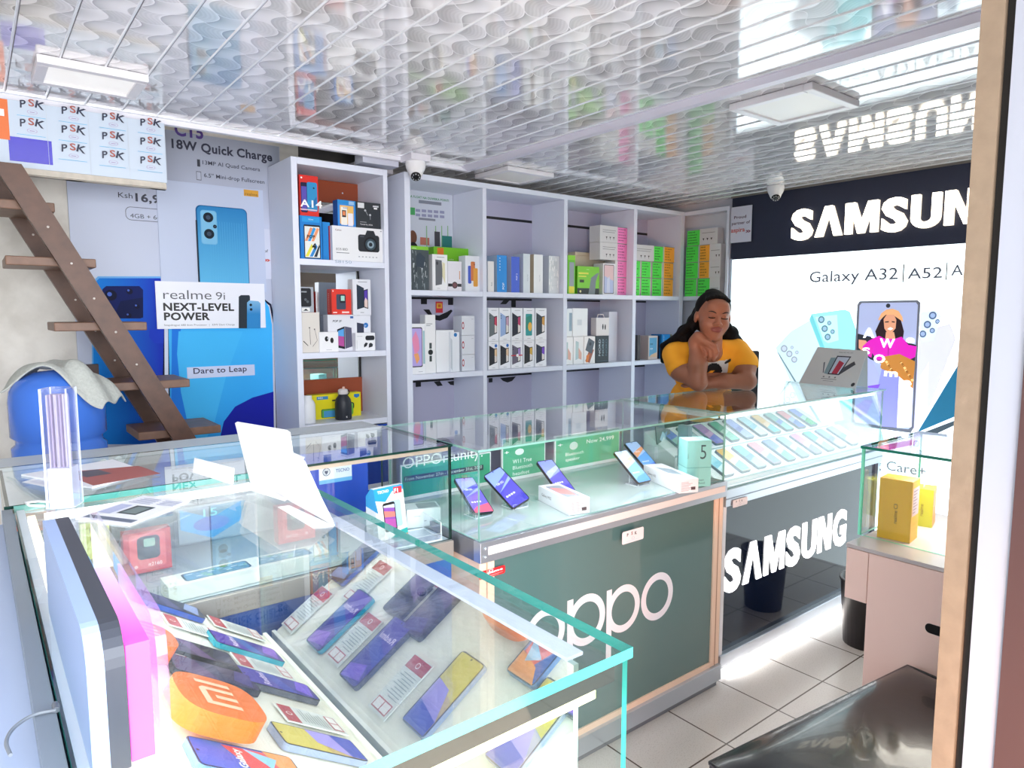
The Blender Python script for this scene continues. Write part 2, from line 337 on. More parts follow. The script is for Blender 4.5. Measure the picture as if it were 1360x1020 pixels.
# faint large phones, left
cv.pp([(1030,462),(1050,440),(1085,420),(1120,520),(1155,600),(1122,612),(1062,535)],E1('#cfe6ee',.42)); cv.pp([(1031,466),(1035,470),(1120,608),(1117,611)],E1('#7f9aa4',.3))
for x,y,r in ((1041.5,463,5),(1052,461.5,2.2),(1048.5,470,4.6),(1058.5,468,2.5),(1055,477.5,4.4)):
    q=cv.q(x,y); cv.ell(q[0],q[1],r*.0042,r*.0042,E1('#8f9aa8',.5)); cv.ell(q[0],q[1],r*.0028,r*.0028,E1('#b9c6d6',.5))
cv.pp([(1075,424),(1078,417),(1122,411),(1129,414),(1138,440),(1178,600),(1130,602),(1112,520)],E1('#8fe6ee',.55)); cv.pp([(1078,417),(1080,420),(1117,520),(1112,520),(1075,424)],E1('#6fc4cc',.5))
cv.pp([(1083,421),(1112,418),(1114,452),(1100,456),(1094,452)],E1('#aef0f4',.6))
for x,y,r in ((1091,424.5,4.6),(1101.5,429,2.8),(1095.5,436.5,4.4),(1106,440.5,3),(1099.5,447.5,4.2)):
    q=cv.q(x,y); cv.ell(q[0],q[1],r*.0042,r*.0044,E1('#5b7a90',.4)); cv.ell(q[0],q[1],r*.0026,r*.0028,E1('#8fb4c8',.5))
cv.pp([(1108,560),(1125,557),(1134,612),(1120,612)],E1('#7fd0ea',.6))
# right faint violet phone + camera block + blue phone
cv.pp([(1222,440),(1262,430),(1270,450),(1216,590),(1212,560)],E1('#d0d2f4',.45)); cv.pp([(1222,500),(1234,480),(1230,570),(1212,596)],E1('#c3bdf2',.7))
cv.pp([(1223,415),(1244,412),(1250,420),(1240,452),(1226,454),(1222,448)],E1('#d2e6f4',.45))
for x,y,r in ((1239,419,4.4),(1245.5,427,2.6),(1232,431,4.2),(1238.5,439,3),(1226,443.5,4)):
    q=cv.q(x,y); cv.ell(q[0],q[1],r*.0040,r*.0044,E1('#4b5f86',.4)); cv.ell(q[0],q[1],r*.0026,r*.0028,E1('#8fa6c8',.5))
cv.pp([(1216,574),(1280,470),(1300,440),(1300,540),(1222,573)],E1('#1f6f95',.35)); cv.pp([(1214,574),(1281,466),(1283,468),(1219,574)],E1('#eef6fa',.8)); cv.pp([(1219,574),(1300,540),(1300,545),(1222,576)],E1('#eef6fa',.8))
cv.pp([(1222,576),(1300,546),(1300,550),(1240,578)],E1('#4a5a66',.3))
# centre phone
cv.pp([(1139,405),(1142,400),(1219,398.5),(1223,402),(1214,568),(1210,575),(1136,565),(1131,560)],E1('#6b6f7c',.3))
cv.pp([(1142,406),(1145,402.5),(1217,401.5),(1219.5,405),(1211,566),(1207,570),(1137,561),(1134.5,556)],E1('#b4bfe6',.30))
q=cv.q(1180,406); cv.ell(q[0],q[1],.011,.011,E1('#3a3d48',.2))
# woman in the picture
DK=E1('#2f3440',.2); SK=E1('#c98f72',.5); MG=E1('#cf1fae',.45)
cv.pp([(1139.5,443),(1160,448),(1170,452),(1198,452),(1217,458),(1214,500),(1138,470)],DK)
cv.pp([(1141,451),(1150,452),(1160,462),(1150,470),(1141,462)],SK)
HR=E1('#33242c',.15)
cv.pp([(1170,425),(1180,413),(1190,413),(1197,425),(1201,440),(1199,456),(1166,452),(1163,440)],HR)
cv.pp([(1167,424),(1171,416),(1178,411),(1186,410),(1194,413),(1199,421),(1200,428),(1195,424),(1186,418),(1177,418),(1168,426)],E1('#e0a878',.40))
cv.pp([(1174,424),(1178,418),(1188,418),(1191,425),(1190,436),(1184,443),(1179,442),(1175,436)],SK)
cv.pp([(1177,441),(1188,441),(1190,452),(1176,452)],SK); cv.pp([(1179,437),(1183,438.5),(1187,436.5),(1183,434.5)],E1('#f4e6e6',.6)); cv.pp([(1176,427),(1181,426.5),(1181,428),(1176,428.5)],HR); cv.pp([(1185,426.5),(1189,427),(1189,428.5),(1185,428)],HR)
cv.pp([(1155,452),(1168,446),(1176,450),(1189,450),(1198,447),(1207,458),(1218,460),(1216,474),(1204,480),(1165,478),(1157,466),(1149,470),(1146,460)],MG)
cv.pp([(1150,458),(1160,462),(1158,475),(1148,470)],E1('#c8249f',.5)); cv.pp([(1180,455),(1182,455),(1181,476),(1179,476)],E1('#b81f98',.4))
BK=E1('#c07f36',.38)
cv.pp([(1172,474),(1195,470),(1216,480),(1213,516),(1180,500),(1170,488)],BK)
for i in range(26):
    x=1174+(i*7)%38; y=478+(i*11)%30; cv.pp([(x,y),(x+2.5,y-1.5),(x+4.5,y+1),(x+2,y+3)],E1('#a56a2c',.3) if i%2 else E1('#efc07c',.5))
JN=E1('#8f92d8',.40)
cv.pp([(1148,470),(1160,480),(1170,500),(1172,525),(1140,518),(1138,500)],E1('#aab0ea',.40)); cv.pp([(1172,490),(1195,500),(1196,568),(1170,566),(1165,520)],JN); cv.pp([(1195,500),(1213,516),(1211,567),(1192,568)],E1('#e8edfb',.75))
cv.pp([(1138,515),(1170,510),(1164,522),(1140,521)],E1('#7a50d0',.5)); cv.pp([(1136,540),(1150,530),(1160,532),(1152,550),(1140,552)],E1('#a79ed8',.5))
WL=E1('#ffffff',.9)
for ch,x,y,x1,h in (('A',1147,448,1162,13),('W',1169,461,1189,12),('S',1146,470,1156,9),('O',1161,481,1176,11),('m',1175,499,1193,10),('e',1199,511,1211,10),('e',1204,455,1215,10)): cv.tt(ch,x,y,x1,h,WL,.03)
cv.tt('g Care+',1163,621,1231,13,E1('#5b5e68',.3),.004); cv.tt('>',1173,637,1180,8,E1('#8a8d96',.3))
cv.pp([(1150,596),(1216,583),(1216,590),(1160,602)],E1('#f060c8',.5))
child(b,'lit_picture',root)
# glowing letters
LT=mat('#fff3dc',.4,emit=2.6); LS=mat('#efe2cc',.4,emit=.7)
def block_letters(word,zb,zt,y_left,y_right,xf,depth,face,side,parent,plane='X',root=None):
    gaps=.075; geo=[]; tot=0
    arc=lambda cx,cy,rx,ry,a0,a1,n=10:[(cx+rx*math.cos(R(a0+(a1-a0)*i/n)),cy+ry*math.sin(R(a0+(a1-a0)*i/n))) for i in range(n+1)]
    own={'\u039b':([(0,0),(.29,1),(.53,1),(.82,0),(.59,0),(.41,.70),(.23,0)],.82),'M':([(0,0),(0,1),(.29,1),(.47,.38),(.65,1),(.94,1),(.94,0),(.74,0),(.74,.66),(.56,0),(.38,0),(.20,.66),(.20,0)],.94),
     'N':([(0,0),(0,1),(.26,1),(.52,.34),(.52,1),(.73,1),(.73,0),(.47,0),(.21,.66),(.21,0)],.73),'U':([(0,1),(.22,1),(.22,.30)]+arc(.37,.30,.15,.13,180,360)+[(.52,.30),(.52,1),(.74,1),(.74,.30)]+arc(.37,.30,.37,.32,0,-180)[1:],.74)}
    for ch in word:
        if ch in own: p,wd=own[ch]; vs=[(x*.76,y*.74-.01) for x,y in p]; fs=[tuple(range(len(p)))]; wd*=.76
        else:
            vs,fs,wd=text_geo(ch,.045); k_={'S':.52,'G':.58}[ch]/wd; vs=[(x*k_,y) for x,y in vs]; wd*=k_
        geo.append((vs,fs,wd)); tot+=wd
    tot+=gaps*(len(word)-1); s=abs(y_right-y_left)/tot; pos=0; sy=(zt-zb)/.74
    for ch,(vs,fs,wd) in zip(word,geo):
        b=B(); L=[]; Rr=[]
        for vx,vy in vs:
            a=y_left+(-1 if plane=='X' else 1)*(pos+vx)*s; z=zb+(vy+.02)*sy
            if plane=='X': L.append((xf-depth,a,z)); Rr.append((xf,a,z))
            else: L.append((a,xf-depth,z)); Rr.append((a,xf,z))
        b.add(L,fs,face)
        ed={}
        for f in fs:
            for i in range(len(f)):
                e=(f[i],f[(i+1)%len(f)]); k=tuple(sorted(e)); ed[k]=ed.get(k,0)+1
        n=len(L); es=[k for k,c in ed.items() if c==1]
        b.add(L+Rr,[(a,c,c+n,a+n) for a,c in es],side)
        child(b,'letter',parent); pos+=wd+gaps
yl=at(1051,300,'X',XL-.02).y; yr=at(1291,275,'X',XL-.02).y; ylen=abs(yr-yl)/5.0
block_letters('S\u039bMSUNG',1.822,1.985,yl,yl-ylen*5.95,XL,.022,LT,LS,root)
# small paper sign beside the header
b=B(); p0=at(970,323,'X',XL-.012); p1=at(999,272,'X',XL-.012); b.box(XL-.013,p1.y,p0.z,XL-.009,p0.y,p1.z,mat('#dfe0f0',.5))
cv=Wp(b,'X',XL-.0135)
cv.tt('Proud',975,291,991,4,'#5a3a5a',.02); cv.tt('partner of',972,299,996,4,'#5a3a5a',.02); cv.tt('aspira',971,309,989,6,'#d0584a',.02); cv.tt('»',990,309,997,5,'#8a3a5a',.02)
tag(b.build('paper_sign'),'small white paper sign taped beside the camera at the left end of the brand header','sign')
# ================================================================== BACK WALL POSTERS
YB=3.190
b=B(); p0=at(92,600,'Y',YB); p1=at(369,150,'Y',YB); b.box(.325,YB,.72,1.158,YB+.009,2.16,mat('#bdc6dc',.4)); cv=Wp(b,'Y',YB)
GR=two_tone('poster_grey_print','#a2a9ba','#c4cde4','Z',2.10,1.80)
cv.rect(.60,1.78,1.156,2.159,GR); DKT='#2b2e42'
cv.tt('C15',232,179,270,18,'#4f3a86',.03); cv.tt('18W Quick Charge',228,196,361,12.5,DKT,.03); cv.tt('13MP AI Quad Camera',269,218,345,5.5,'#3a3d4e',.01); cv.tt('6.5\u2033 Mini-drop Fullscreen',271,235,351,5.5,'#3a3d4e',.01)
cv.box(262,212,265.5,221,'#30333f'); cv.box(261,228,267,239,'#5a5d6c'); cv.box(261.6,228.8,266.4,238.2,'#b4bccf')
cv.tt('Ksh',157,262,176,7.5,DKT,.0); cv.tt('16,999',180,267,232,11,DKT,.03)
cv.box(167,278,215,292,'#5a5d70',.02); cv.box(167.8,278.8,215,291.2,'#bcc5db',.018); cv.tt('4GB + 64GB',173,289,226,6,DKT)
BL1=two_tone('poster_deep_blue','#1234b8','#0b8ae6','X',.62,.36); BL2=two_tone('poster_sky_blue','#2aa0f0','#3fb4f4','Z',.8,1.3); BL3=mat('#1620a0',.6,spec=.2)
cv.pp([(122,375),(130,367),(212,367),(240,378),(240,590),(122,590)],mat('#6cb0ea',.6,spec=.2)); cv.pp([(124,377),(132,369.5),(212,369.5),(240,380),(240,590),(124,590)],BL1)
cv.pp([(136,384),(141,380),(185,380),(190,385),(190,420),(187,423),(150,423),(136,405)],mat('#0d1c5c',.6,spec=.2)); cv.pp([(160,400),(190,395),(190,422),(150,423)],mat('#0a1748',.6,spec=.2))
for x,y,r in ((147,392,6.5),(172,387,3.5),(182,407,3),(171,419,3)):
    q=cv.q(x,y); cv.ell(q[0],q[1],r*.0034,r*.0034,mat('#0a0f30',.6,spec=.2)); cv.ell(q[0]-.004,q[1]+.004,r*.0013,r*.0013,mat('#4a6ac8',.6,spec=.2))
cv.pp([(198,437),(215,437),(222,445),(222,456),(205,456),(198,448)],mat('#1a3cc0',.6,spec=.2))
# front phone: frame, screen with wave
cv.pp([(222,405),(340,400),(352,398),(360,404),(366,430),(370,590),(214,590),(218,420)],mat('#0c1230',.6,spec=.2)); cv.pp([(353,402),(358,406),(363,432),(367,590),(364,590),(359,430)],mat('#c9ccd8',.6,spec=.2))
cv.pp([(223,410),(352,400),(357,408),(361,432),(364,590),(227,590)],BL2); cv.pp([(228,436),(240,437),(237,470),(243,520),(262,590),(227,590)],mat('#1f7ae0',.6,spec=.2))
cv.pp([(237,440),(322,440),(300,500),(285,560),(270,590),(255,590),(240,520),(235,470)],mat('#45b9f6',.6,spec=.2))
cv.pp([(363,520),(335,528),(312,540),(297,560),(290,590),(364,590)],BL3); cv.pp([(218,430),(223,430),(224,590),(219,590)],mat('#d4dcf0',.6,spec=.2))
tag(b.build('poster'),'large wall poster of two oversized blue phones with a price and 18W lettering','poster',None)
b=B(); yb=YB-.006; a=at(207,237,'Y',yb); c=at(349,252,'Y',yb); b.box(a.x,yb,1.50,c.x,yb+.005,1.955,mat('#bfcbe4',.4)); cv=Wp(b,'Y',yb)
cv.box(324,253.5,343,260,'#d9a032'); cv.tt('realme',325.5,259,342,4,'#6a5020')
cv.rr(.785,1.44,1.0,1.865,.022,mat('#1d5f96',.6,spec=.2)); cv.rr(.791,1.44,.997,1.861,.02,two_tone('print_blue_back','#2f86c4','#5fb6e4','Z',1.85,1.55))
for i in range(15): x=.84+i*.0102; cv.rect(x,1.505,x+.0012,1.80,mat('#57aede',.6,spec=.2))
cv.rr(.803,1.70,.87,1.845,.012,mat('#6fb3dc',.6,spec=.2)); cv.rr(.806,1.703,.867,1.842,.01,mat('#7cc0e6',.25))
for x,z,r in ((.835,1.815,.021),(.836,1.745,.021),(.861,1.778,.008)): cv.disc(x,z,r,mat('#1a2430',.6,spec=.2)); cv.disc(x,z,r*.45,mat('#3d4d62',.6,spec=.2))
cv.rect(.783,1.43,.789,1.80,mat('#2a3340',.6,spec=.2))
tag(b.build('poster'),'smaller poster of a light blue phone back with two black lenses, over the large poster','poster')
b=B(); yb=YB-.012; a=at(209,437,'Y',yb); c=at(351,377,'Y',yb); b.box(a.x,yb,a.z,c.x,yb+.005,c.z,mat('#eceff8',.4)); cv=Wp(b,'Y',yb)
cv.tt('realme',217,397,281,13.5,'#4a4d56',-.005); cv.tt('9i',287,398,299,11,'#4a4d56',-.005); cv.tt('NEXT-LEVEL',217,412.3,311,10.6,'#101115',.035); cv.tt('POWER',218,425,279,10.4,'#101115',.035)
cv.tt('Snapdragon 680 6nm Processor  |  33W Dart Charge',218,433,312,2.6,'#6a6d76')
cv.pp([(317,394),(320,392),(331,392),(332,394),(332,436),(317,436)],mat('#2d363e',.6,spec=.2)); cv.pp([(328,402),(331,399),(343,400),(346,403),(346,436),(328,436)],two_tone('print_small_phone','#2f86c4','#9fd2ec','Z',1.40,1.50))
for x,y in ((333,405),(333.5,411)): q=cv.q(x,y); cv.disc(q[0],q[1],.006,mat('#15212c',.6,spec=.2))
tag(b.build('poster_board'),'white board reading NEXT-LEVEL POWER with a small pair of phones','sign')
b=B(); yb=YB-.004; a=at(249,503,'Y',yb); c=at(338,484,'Y',yb); b.box(a.x,yb,a.z,c.x,yb+.003,c.z,mat('#c9d4f0',.4)); cv=Wp(b,'Y',yb); cv.tt('Dare to Leap',257,496.5,328,8,'#2c3056',.015)
tag(b.build('poster_strip'),'pale strip reading Dare to Leap stuck on the blue phone poster','sign')
b=B(); yb=YB-.004; a=at(340,370,'Y',yb); c=at(364,305,'Y',yb); b.box(a.x,yb,a.z,c.x,yb+.003,c.z,mat('#cfd6ea',.4)); cv=Wp(b,'Y',yb); cv.box(362,306,362.7,369,'#d0a0a0'); cv.tt('of',351,335,356,4,'#5a5d70',.02); cv.tt('»',350,347,359,5,'#c0402a',.03)
tag(b.build('paper_sign'),'small white paper sign half hidden behind the light blue phone poster','sign')
# ================================================================== LOFT BOARD WITH STICKERS
YS=2.83; a=at(222,243,'Y',YS); b=B(); b.box(-.79,YS,a.z,a.x,YS+.015,CZ-.025,mat('#c4d2e2',.4)); cv=Wp(b,'Y',YS-.0006)
root=thing('loft_edge_board','white loft edge board covered with repeated shop stickers above the ladder','board',(0,YS,1.9))
cv.box(74/5.667,384/5.667+120,388/5.667,213,mat('#2c22b8',.25)); cv.box(-10,132,9.5,183,mat('#e2743a',.4)); cv.box(-10,145,5,152,mat('#f4f4f8'))
cv.tt('8',-8,165,-3,8,'#fff')
cols=((150,90,328),(463,138,640),(768,188,932),(1055,228,1208)); HH=38
def psk(px,py,x1):
    q=cv.q(px,py); e=cv.q(x1,py); W=e[0]-q[0]; z=q[1]
    cv.text('P',q[0],z+.0,.025,'#252a44',w=W*.30,bold=.02,sh=.2,rot=10); cv.text('S',q[0]+W*.36,z+.009,.024,'#a85a50',w=W*.25,bold=.02); cv.text('K',q[0]+W*.62,z+.008,.026,'#252a44',w=W*.40,bold=.02,rot=-14)
    cv.ring(q[0]+W*.5,z-.010,.013,.0142,'#b08ab8',20,.5); cv.rect(q[0]+W*.4,z-.011,q[0]+W*.6,z-.0095,'#9a6aa8'); cv.rect(q[0]-.01,z-.026,e[0]+.004,z-.0245,'#5fb8e0')
for ci,(x0,y0,x1) in enumerate(cols):
    for r in range(3):
        if ci==0 and r==2: continue
        psk(x0/5.667,120+(y0+38+r*HH*3.75)/5.667,x1/5.667)
    xx=cv.q(x1/5.667+5,180)[0]; cv.rect(xx,a.z,xx+.001,CZ-.026,mat('#c3ccd6'))
for r in range(2): psk(-22,168+r*33 if r else 210,-3)
o=child(b,'sticker_face',root)
b=B(); YU=at(175,248,'Z',a.z-.02).y; WF=mat('#cfc8bc',.7,bump=.3,bscale=30,var=.2); b.box(-.79,YS+.015,a.z-.004,a.x,YU,a.z+.012,mat('#b6afa2',.8,var=.2))
for x in (-.5,-.2,.03,.29,a.x-.05): b.box(x,YS+.016,a.z-.022,x+.05,YU,a.z-.004,WF)
b.box(-.79,YS+.001,a.z-.020,a.x-.004,YS+.03,a.z-.0005,WF); b.box(-.79,YU-.03,a.z-.022,a.x,YU,a.z-.004,WF); child(b,'underside_framing',root)
b=B(); b.box(a.x-.015,YS+.015,a.z,a.x,YU,CZ-.025,mat('#d9d3c8',.6)); child(b,'end_board',root)
# ================================================================== LADDER
WD=mat('#5e4032',.45,bump=.2,bscale=25,var=.35); WDF=mat('#7c5c4a',.45,bump=.2,bscale=25,var=.3)
root=thing('wooden_ladder','steep worn brown wooden ladder with open treads against the posters','ladder',(.45,2.9,0))
def stringer(y0,y1,p,q,wd):
    """p,q pixel points on its upper edge in plane y0, wd width along x"""
    a=at(*p,'Y',y0); c=at(*q,'Y',y0); d=(c-a); k=(0-a.z)/d.z; e=a+d*k; k2=(1.86-a.z)/d.z; s=a+d*k2
    b=B(); b.prism([(s.x,y0,s.z),(s.x-wd,y0,s.z),(e.x-wd,y0,0.001),(e.x,y0,0.001)],(0,y1-y0,0),WD)
    for i in range(5):
        f=.2+.12*i; u=s.lerp(e,f*.5); b.lathe([(.004,0),(.003,.0015),(0,.002)],(u.x-wd*.5,y0,u.z),mat('#c9c2bd'),8,'Y')
    return b
child(stringer(2.64,2.675,(65,275),(258,578),.075),'stringer',root,.003); child(stringer(2.93,2.965,(52,300),(240,592),.07),'stringer',root,.003)
for (x0,y0,x1,zf) in ((-12,268,75,0),(8,345,131,0),(74,433,200,0),(137,513,258,0),(188,577,300,0),(245,640,350,0)):
    a=at(x0,y0,'Y',2.62); c=at(x1,y0,'Y',2.62); z=a.z if x0>=0 else at(75,267,'Y',2.62).z; z=at((x0+x1)/2,y0,'Y',2.62).z
    b=B(); b.box(c.x-.36 if x0<0 else a.x,2.68,z-.017,c.x,2.925,z+.012,WDF); child(b,'tread',root,.003)
# ================================================================== WATER BOTTLE, CLOTH, STOOL, POLE
bx,by=.195,2.50; bz=.80
b=B(); SW=mat('#6e5040',.5,var=.3)
root=thing('stool','plain brown wooden stool under the blue water bottle','stool',(bx,by,0))
b.lathe([(.15,.76),(.155,.77),(.155,.795),(.15,.8)],(bx,by,0),SW,24); child(b,'seat',root)
for i in range(4):
    a=math.pi/4+i*math.pi/2; b=B(); b.tube([(bx+.16*math.cos(a),by+.16*math.sin(a),0),(bx+.11*math.cos(a),by+.11*math.sin(a),.76)],.014,SW); child(b,'leg',root)
b=B(); BW=mat('#4f86ea',.12,trans=.35,ior=1.33,spec=.6)
pr=[(.0,.0),(.115,.002),(.124,.015),(.124,.09),(.115,.10),(.115,.115),(.125,.125),(.125,.20),(.114,.21),(.114,.225),(.126,.235),(.126,.34),(.122,.37),(.105,.40),(.06,.425),(.0,.432)]
b.lathe(pr,(0,0,0),BW,40); wb=loc_mesh(b,'water_bottle',(bx,by,bz),'large blue plastic water bottle on a stool beside the ladder','water bottle')
for p in (((.119,.213),.0),):
    pass
# cloth: draped sheet following the bottle shoulder
def drape(cx,cy,rot,n=26):
    vs=[];fs=[]; c_,s_=math.cos(rot),math.sin(rot)
    for i in range(n+1):
        for j in range(n+1):
            u=(i/n-.5)*.30; v=(j/n-.5)*(.15+.03*math.sin(14*u)); x=cx+u*c_-v*s_; y=cy+u*s_+v*c_; r=math.hypot(x-bx,y-by)
            def H(r):
                for (r0,h0),(r1,h1) in zip(pr[::-1],pr[::-1][1:]):
                    if r1>r0 and r0<=r<=r1 and h1>.3: return h0+(h1-h0)*(r-r0)/(r1-r0)
                return None
            R0=.05
            if r<R0: h=.434
            elif r<.125: h=.434-(r-R0)**1.5*3.0
            else: h=.372-(r-.125)*.9
            h+=.009*math.sin(31*u+19*v)*math.cos(40*v)+.006*math.sin(61*v+37*u)
            k=1 if r<.14 else .14/r+(1-.14/r)*.75
            vs.append((bx+(x-bx)*k,by+(y-by)*k,bz+h+.012))
    for i in range(n):
        for j in range(n): a=i*(n+1)+j; fs.append((a,a+n+1,a+n+2,a+1))
    return vs,fs
vs,fs=drape(bx+.02,by-.02,R(-30)); b=B(); b.add(vs,fs,mat('#b9bdb8',.95,bump=.8,bscale=120,var=.15),True)
o=b.build('cleaning_cloth'); sd=o.modifiers.new('s','SOLIDIFY'); sd.thickness=.006; sd.offset=1; sb=o.modifiers.new('ss','SUBSURF'); sb.levels=sb.render_levels=1
tag(o,'grey cloth draped over the top of the blue water bottle','cloth')
a=at(125,540,'Y',2.95); b=B(); b.box(a.x-.025,2.93,0,a.x+.02,2.97,at(120,484,'Y',2.95).z,mat('#4a3a38',.6)); o=b.build('wooden_post'); tag(o,'dark brown wooden post standing between water bottle and ladder','post')
# ================================================================== COUNTERS
G=.006
def strip_light(name,x,y,z,sx,sy,p,color=(1,1,1),root=None):
    l=bpy.data.lights.new(name,'AREA'); l.shape='RECTANGLE'; l.size=sx; l.size_y=sy; l.energy=p; l.color=color
    o=bpy.data.objects.new(name,l); col.objects.link(o); o.location=(x,y,z); return o
def counter(root,X0,X1,Y0,Y1,zd,zt,edge,left=True,right=True,ledge=None,post=None,panel=None,back=True,over=.008):
    b=B(); b.box(X0-over,Y0-over,zt-G,X1+over,Y1+over,zt,GL,edge); child(b,'top_glass',root)
    b=B(); b.box(X0,Y0,zd,X1,Y0+G,zt-G,GL,edge); child(b,'front_glass',root)
    if left: b=B(); b.box(X0,Y0+G,zd,X0+G,Y1,zt-G,GL,edge); child(b,'side_glass',root)
    if right: b=B(); b.box(X1-G,Y0+G,zd,X1,Y1,zt-G,GL,edge); child(b,'side_glass',root)
    return root
# ---- green panelled counter
ZT=1.043; OX0,OX1,OY0,OY1=1.034,2.135,1.455,1.955; OD=.793
oc=thing('display_counter','glass counter on a dark green base with a large white four-letter logo','display counter',((OX0+OX1)/2,OY0,0))
counter(oc,OX0,OX1,OY0,OY1,OD,ZT,GLE)
b=B(); b.box(OX0,OY0,OD-.012,OX1,OY1,OD-.004,mat('#9fb0b2',.12)); b.box(OX0+.001,OY0+.001,OD-.004,OX1-.001,OY1-.001,OD-.0005,mat('#a9babb',.05,spec=.8)); child(b,'deck',oc)
b=B(); b.box(OX0-.005,OY0-.012,.735,OX1+.005,OY0+.02,OD-.001,ALU); b.box(OX0+.02,OY0-.014,.755,OX1-.01,OY0-.0125,.778,mat('#e9dcd8',.3)); b.box(OX0-.005,OY0+.02,.735,OX0+.015,OY1,OD-.001,ALUD)
for z in (.752,.775): b.lathe([(.005,0),(.004,.003),(0,.004)],(OX0+.01,OY0-.013,z),ALU,10,'Y')
child(b,'rail',oc,.0015)
WP=mat('#f0cdb4',.5)
for x in (OX0,OX1-.05):
    b=B(); b.box(x,OY0,.09,x+.05,OY0+.05,.735,WP); b.box(x+.022,OY0-.002,.09,x+.026,OY0,.735,mat('#b98f76')); child(b,'post',oc,.0015)
b=B(); b.box(OX0,OY0+.05,.0,OX0+.02,OY1,.735,WP); b.box(OX1-.02,OY0+.05,0,OX1,OY1,.735,WP); b.box(OX0+.02,OY1-.02,0,OX1-.02,OY1,.735,mat('#3d5f58')); child(b,'carcass',oc)
GP=mat('#557270',.05,spec=.7,coat=.7)
b=B(); b.box(OX0+.05,OY0+.006,.085,OX1-.05,OY0+.014,.735,GP); b.box(OX0+.05,OY0+.001,.088,OX1-.05,OY0+.006,.108,WP); child(b,'front_panel',oc)
b=B(); b.box(OX0-.003,OY0-.012,.03,OX1+.003,OY0+.05,.088,ALU); b.box(OX0,OY0+.005,.001,OX1,OY0+.06,.03,ALUD); child(b,'plinth',oc,.0015)
b=B(); cv=Wp(b,'Y',OY0+.0055); LW=mat('#f1e6ea',.4)
def ringpx(cx,cy,rx):
    c=cv.q(cx,cy); e=cv.q(cx+rx,cy); r=e[0]-c[0]; cv.ring(c[0],c[1],r*.70,r,LW,40); return c,r
ringpx(873,792,20.5); (c,r)=ringpx(828,808,21.5); cv.rect(c[0]-r,c[1]-r*1.95,c[0]-r*.70,c[1]+r,LW); (c2,r2)=ringpx(779,823,24.5); cv.rect(c2[0]-r2,c2[1]-r2*1.95,c2[0]-r2*.70,c2[1]+r2,LW); ringpx(724,842,26)
child(b,'logo',oc)
def sticker(name,ax,val,x0,y0,x1,y1,base,fn,label):
    b=B(); cv=Wp(b,ax,val); a=cv.q(x0,y1); c=cv.q(x1,y0); cv.rr(a[0],a[1],c[0],c[1],.006,base); fn(cv,a,c); o=b.build(name); tag(o,label,'sticker','small stickers on the counter fronts')
def psks(cv,a,c):
    W=c[0]-a[0]; H=c[1]-a[1]
    for ch,fx,fy,cl in (('P',.22,.55,'#23232c'),('S',.42,.6,'#8a3a30'),('K',.58,.55,'#23232c')): cv.text(ch,a[0]+W*fx,a[1]+H*fy,H*.26,cl,bold=.03)
    cv.ring(a[0]+W*.5,a[1]+H*.32,.006,.007,'#b09ab0',16,.6); cv.rect(a[0]+W*.2,a[1]+H*.15,c[0]-W*.2,a[1]+H*.17,'#9fb8c8')
sticker('shop_sticker','Y',OY0-.0155,826,699,855,724,'#f0e3e4',psks,'small white shop sticker hanging from the rail of the green counter')
def pig(cv,a,c):
    W=c[0]-a[0];H=c[1]-a[1]; cv.text('pigiame',a[0]+W*.08,a[1]+H*.42,H*.28,'#ffffff',w=W*.82,bold=.03,rot=2)
    for k in (0,1): cv.ring(a[0]+W*.45,a[1]+H*.78,.004+.003*k,.005+.003*k,'#fff',14,.7)
    cv.rect(a[0]+W*.08,a[1]+H*.24,a[0]+W*.9,a[1]+H*.28,'#f6b0b0'); cv.rect(a[0]+W*.2,a[1]+H*.12,a[0]+W*.75,a[1]+H*.15,'#f6b0b0')
sticker('pigiame_sticker','Y',OY0-.0015,636,750,671,771,'#d8242a',pig,'red rounded sticker at the upper left corner of the green counter base')
bpy.data.objects['pigiame_sticker'].name='red_sticker'
# ---- leaflets standing at the back of the green counter
LG=mat('#2f9a72',.4,emit=.0)
def leaf(x0,y0,x1,y1,fn,label,lean=0):
    yy=OY1-.02; b=B(); a=at(x0,y1,'Y',yy); c=at(x1,y1,'Y',yy); z1=at(x1,y0,'Y',yy).z; z0=OD
    b.box(a.x,yy,z0,c.x,yy+.008,z1,mat('#e8efee',.4)); cv=Wp(b,'Y',yy-.0004); cv.rect(a.x+.004,z0+.012,c.x-.004,z1-.004,two_tone('leaflet_green','#2a9a78','#6cc29a','X',1.1,2.0)); fn(cv)
    tag(b.build('promo_leaflet'),label,'leaflet','green leaflets standing in the glass counter')
W_='#f4fbf8'
def l1(cv):
    cv.tt('OPPOrtunity!',535,623,641,16,W_,-.005); cv.pp([(536,633),(642,617),(642,624),(536,641)],mat('#37474e')); cv.tt('From November 27th - December 31st, 2020',538,639,640,4.5,'#cfe6dc')
leaf(533,600,652,668,l1,'green leaflet with large rounded headline, leftmost at the back of the green counter')
def l2(cv):
    q=cv.q(690,600); cv.ell(q[0],q[1],.021,.012,'#e6f2ee'); cv.tt('+',670,604,676,5,W_,.02)
    cv.tt('W11 True',681,616,706,5.6,W_,.01); cv.tt('Bluetooth',681,624,707,5.2,W_); cv.tt('headset',681,632,703,5.2,W_)
leaf(667,575,724,640,l2,'green leaflet for a true Bluetooth headset, middle of the counter back')
def l3(cv):
    q=cv.q(762,592); cv.ell(q[0],q[1],.022,.016,'#cfe6de'); cv.tt('+',741,594,747,5,W_,.02); cv.tt('Now 24,999',779,589,815,5.6,W_,.01)
    cv.tt('Bluetooth',751,606,775,4.6,W_); cv.tt('speaker',751,613,770,4.6,W_); cv.tt('oppo',805,613,817,4,W_)
leaf(737,567,822,628,l3,'green leaflet for a Bluetooth speaker, rightmost along the counter back')
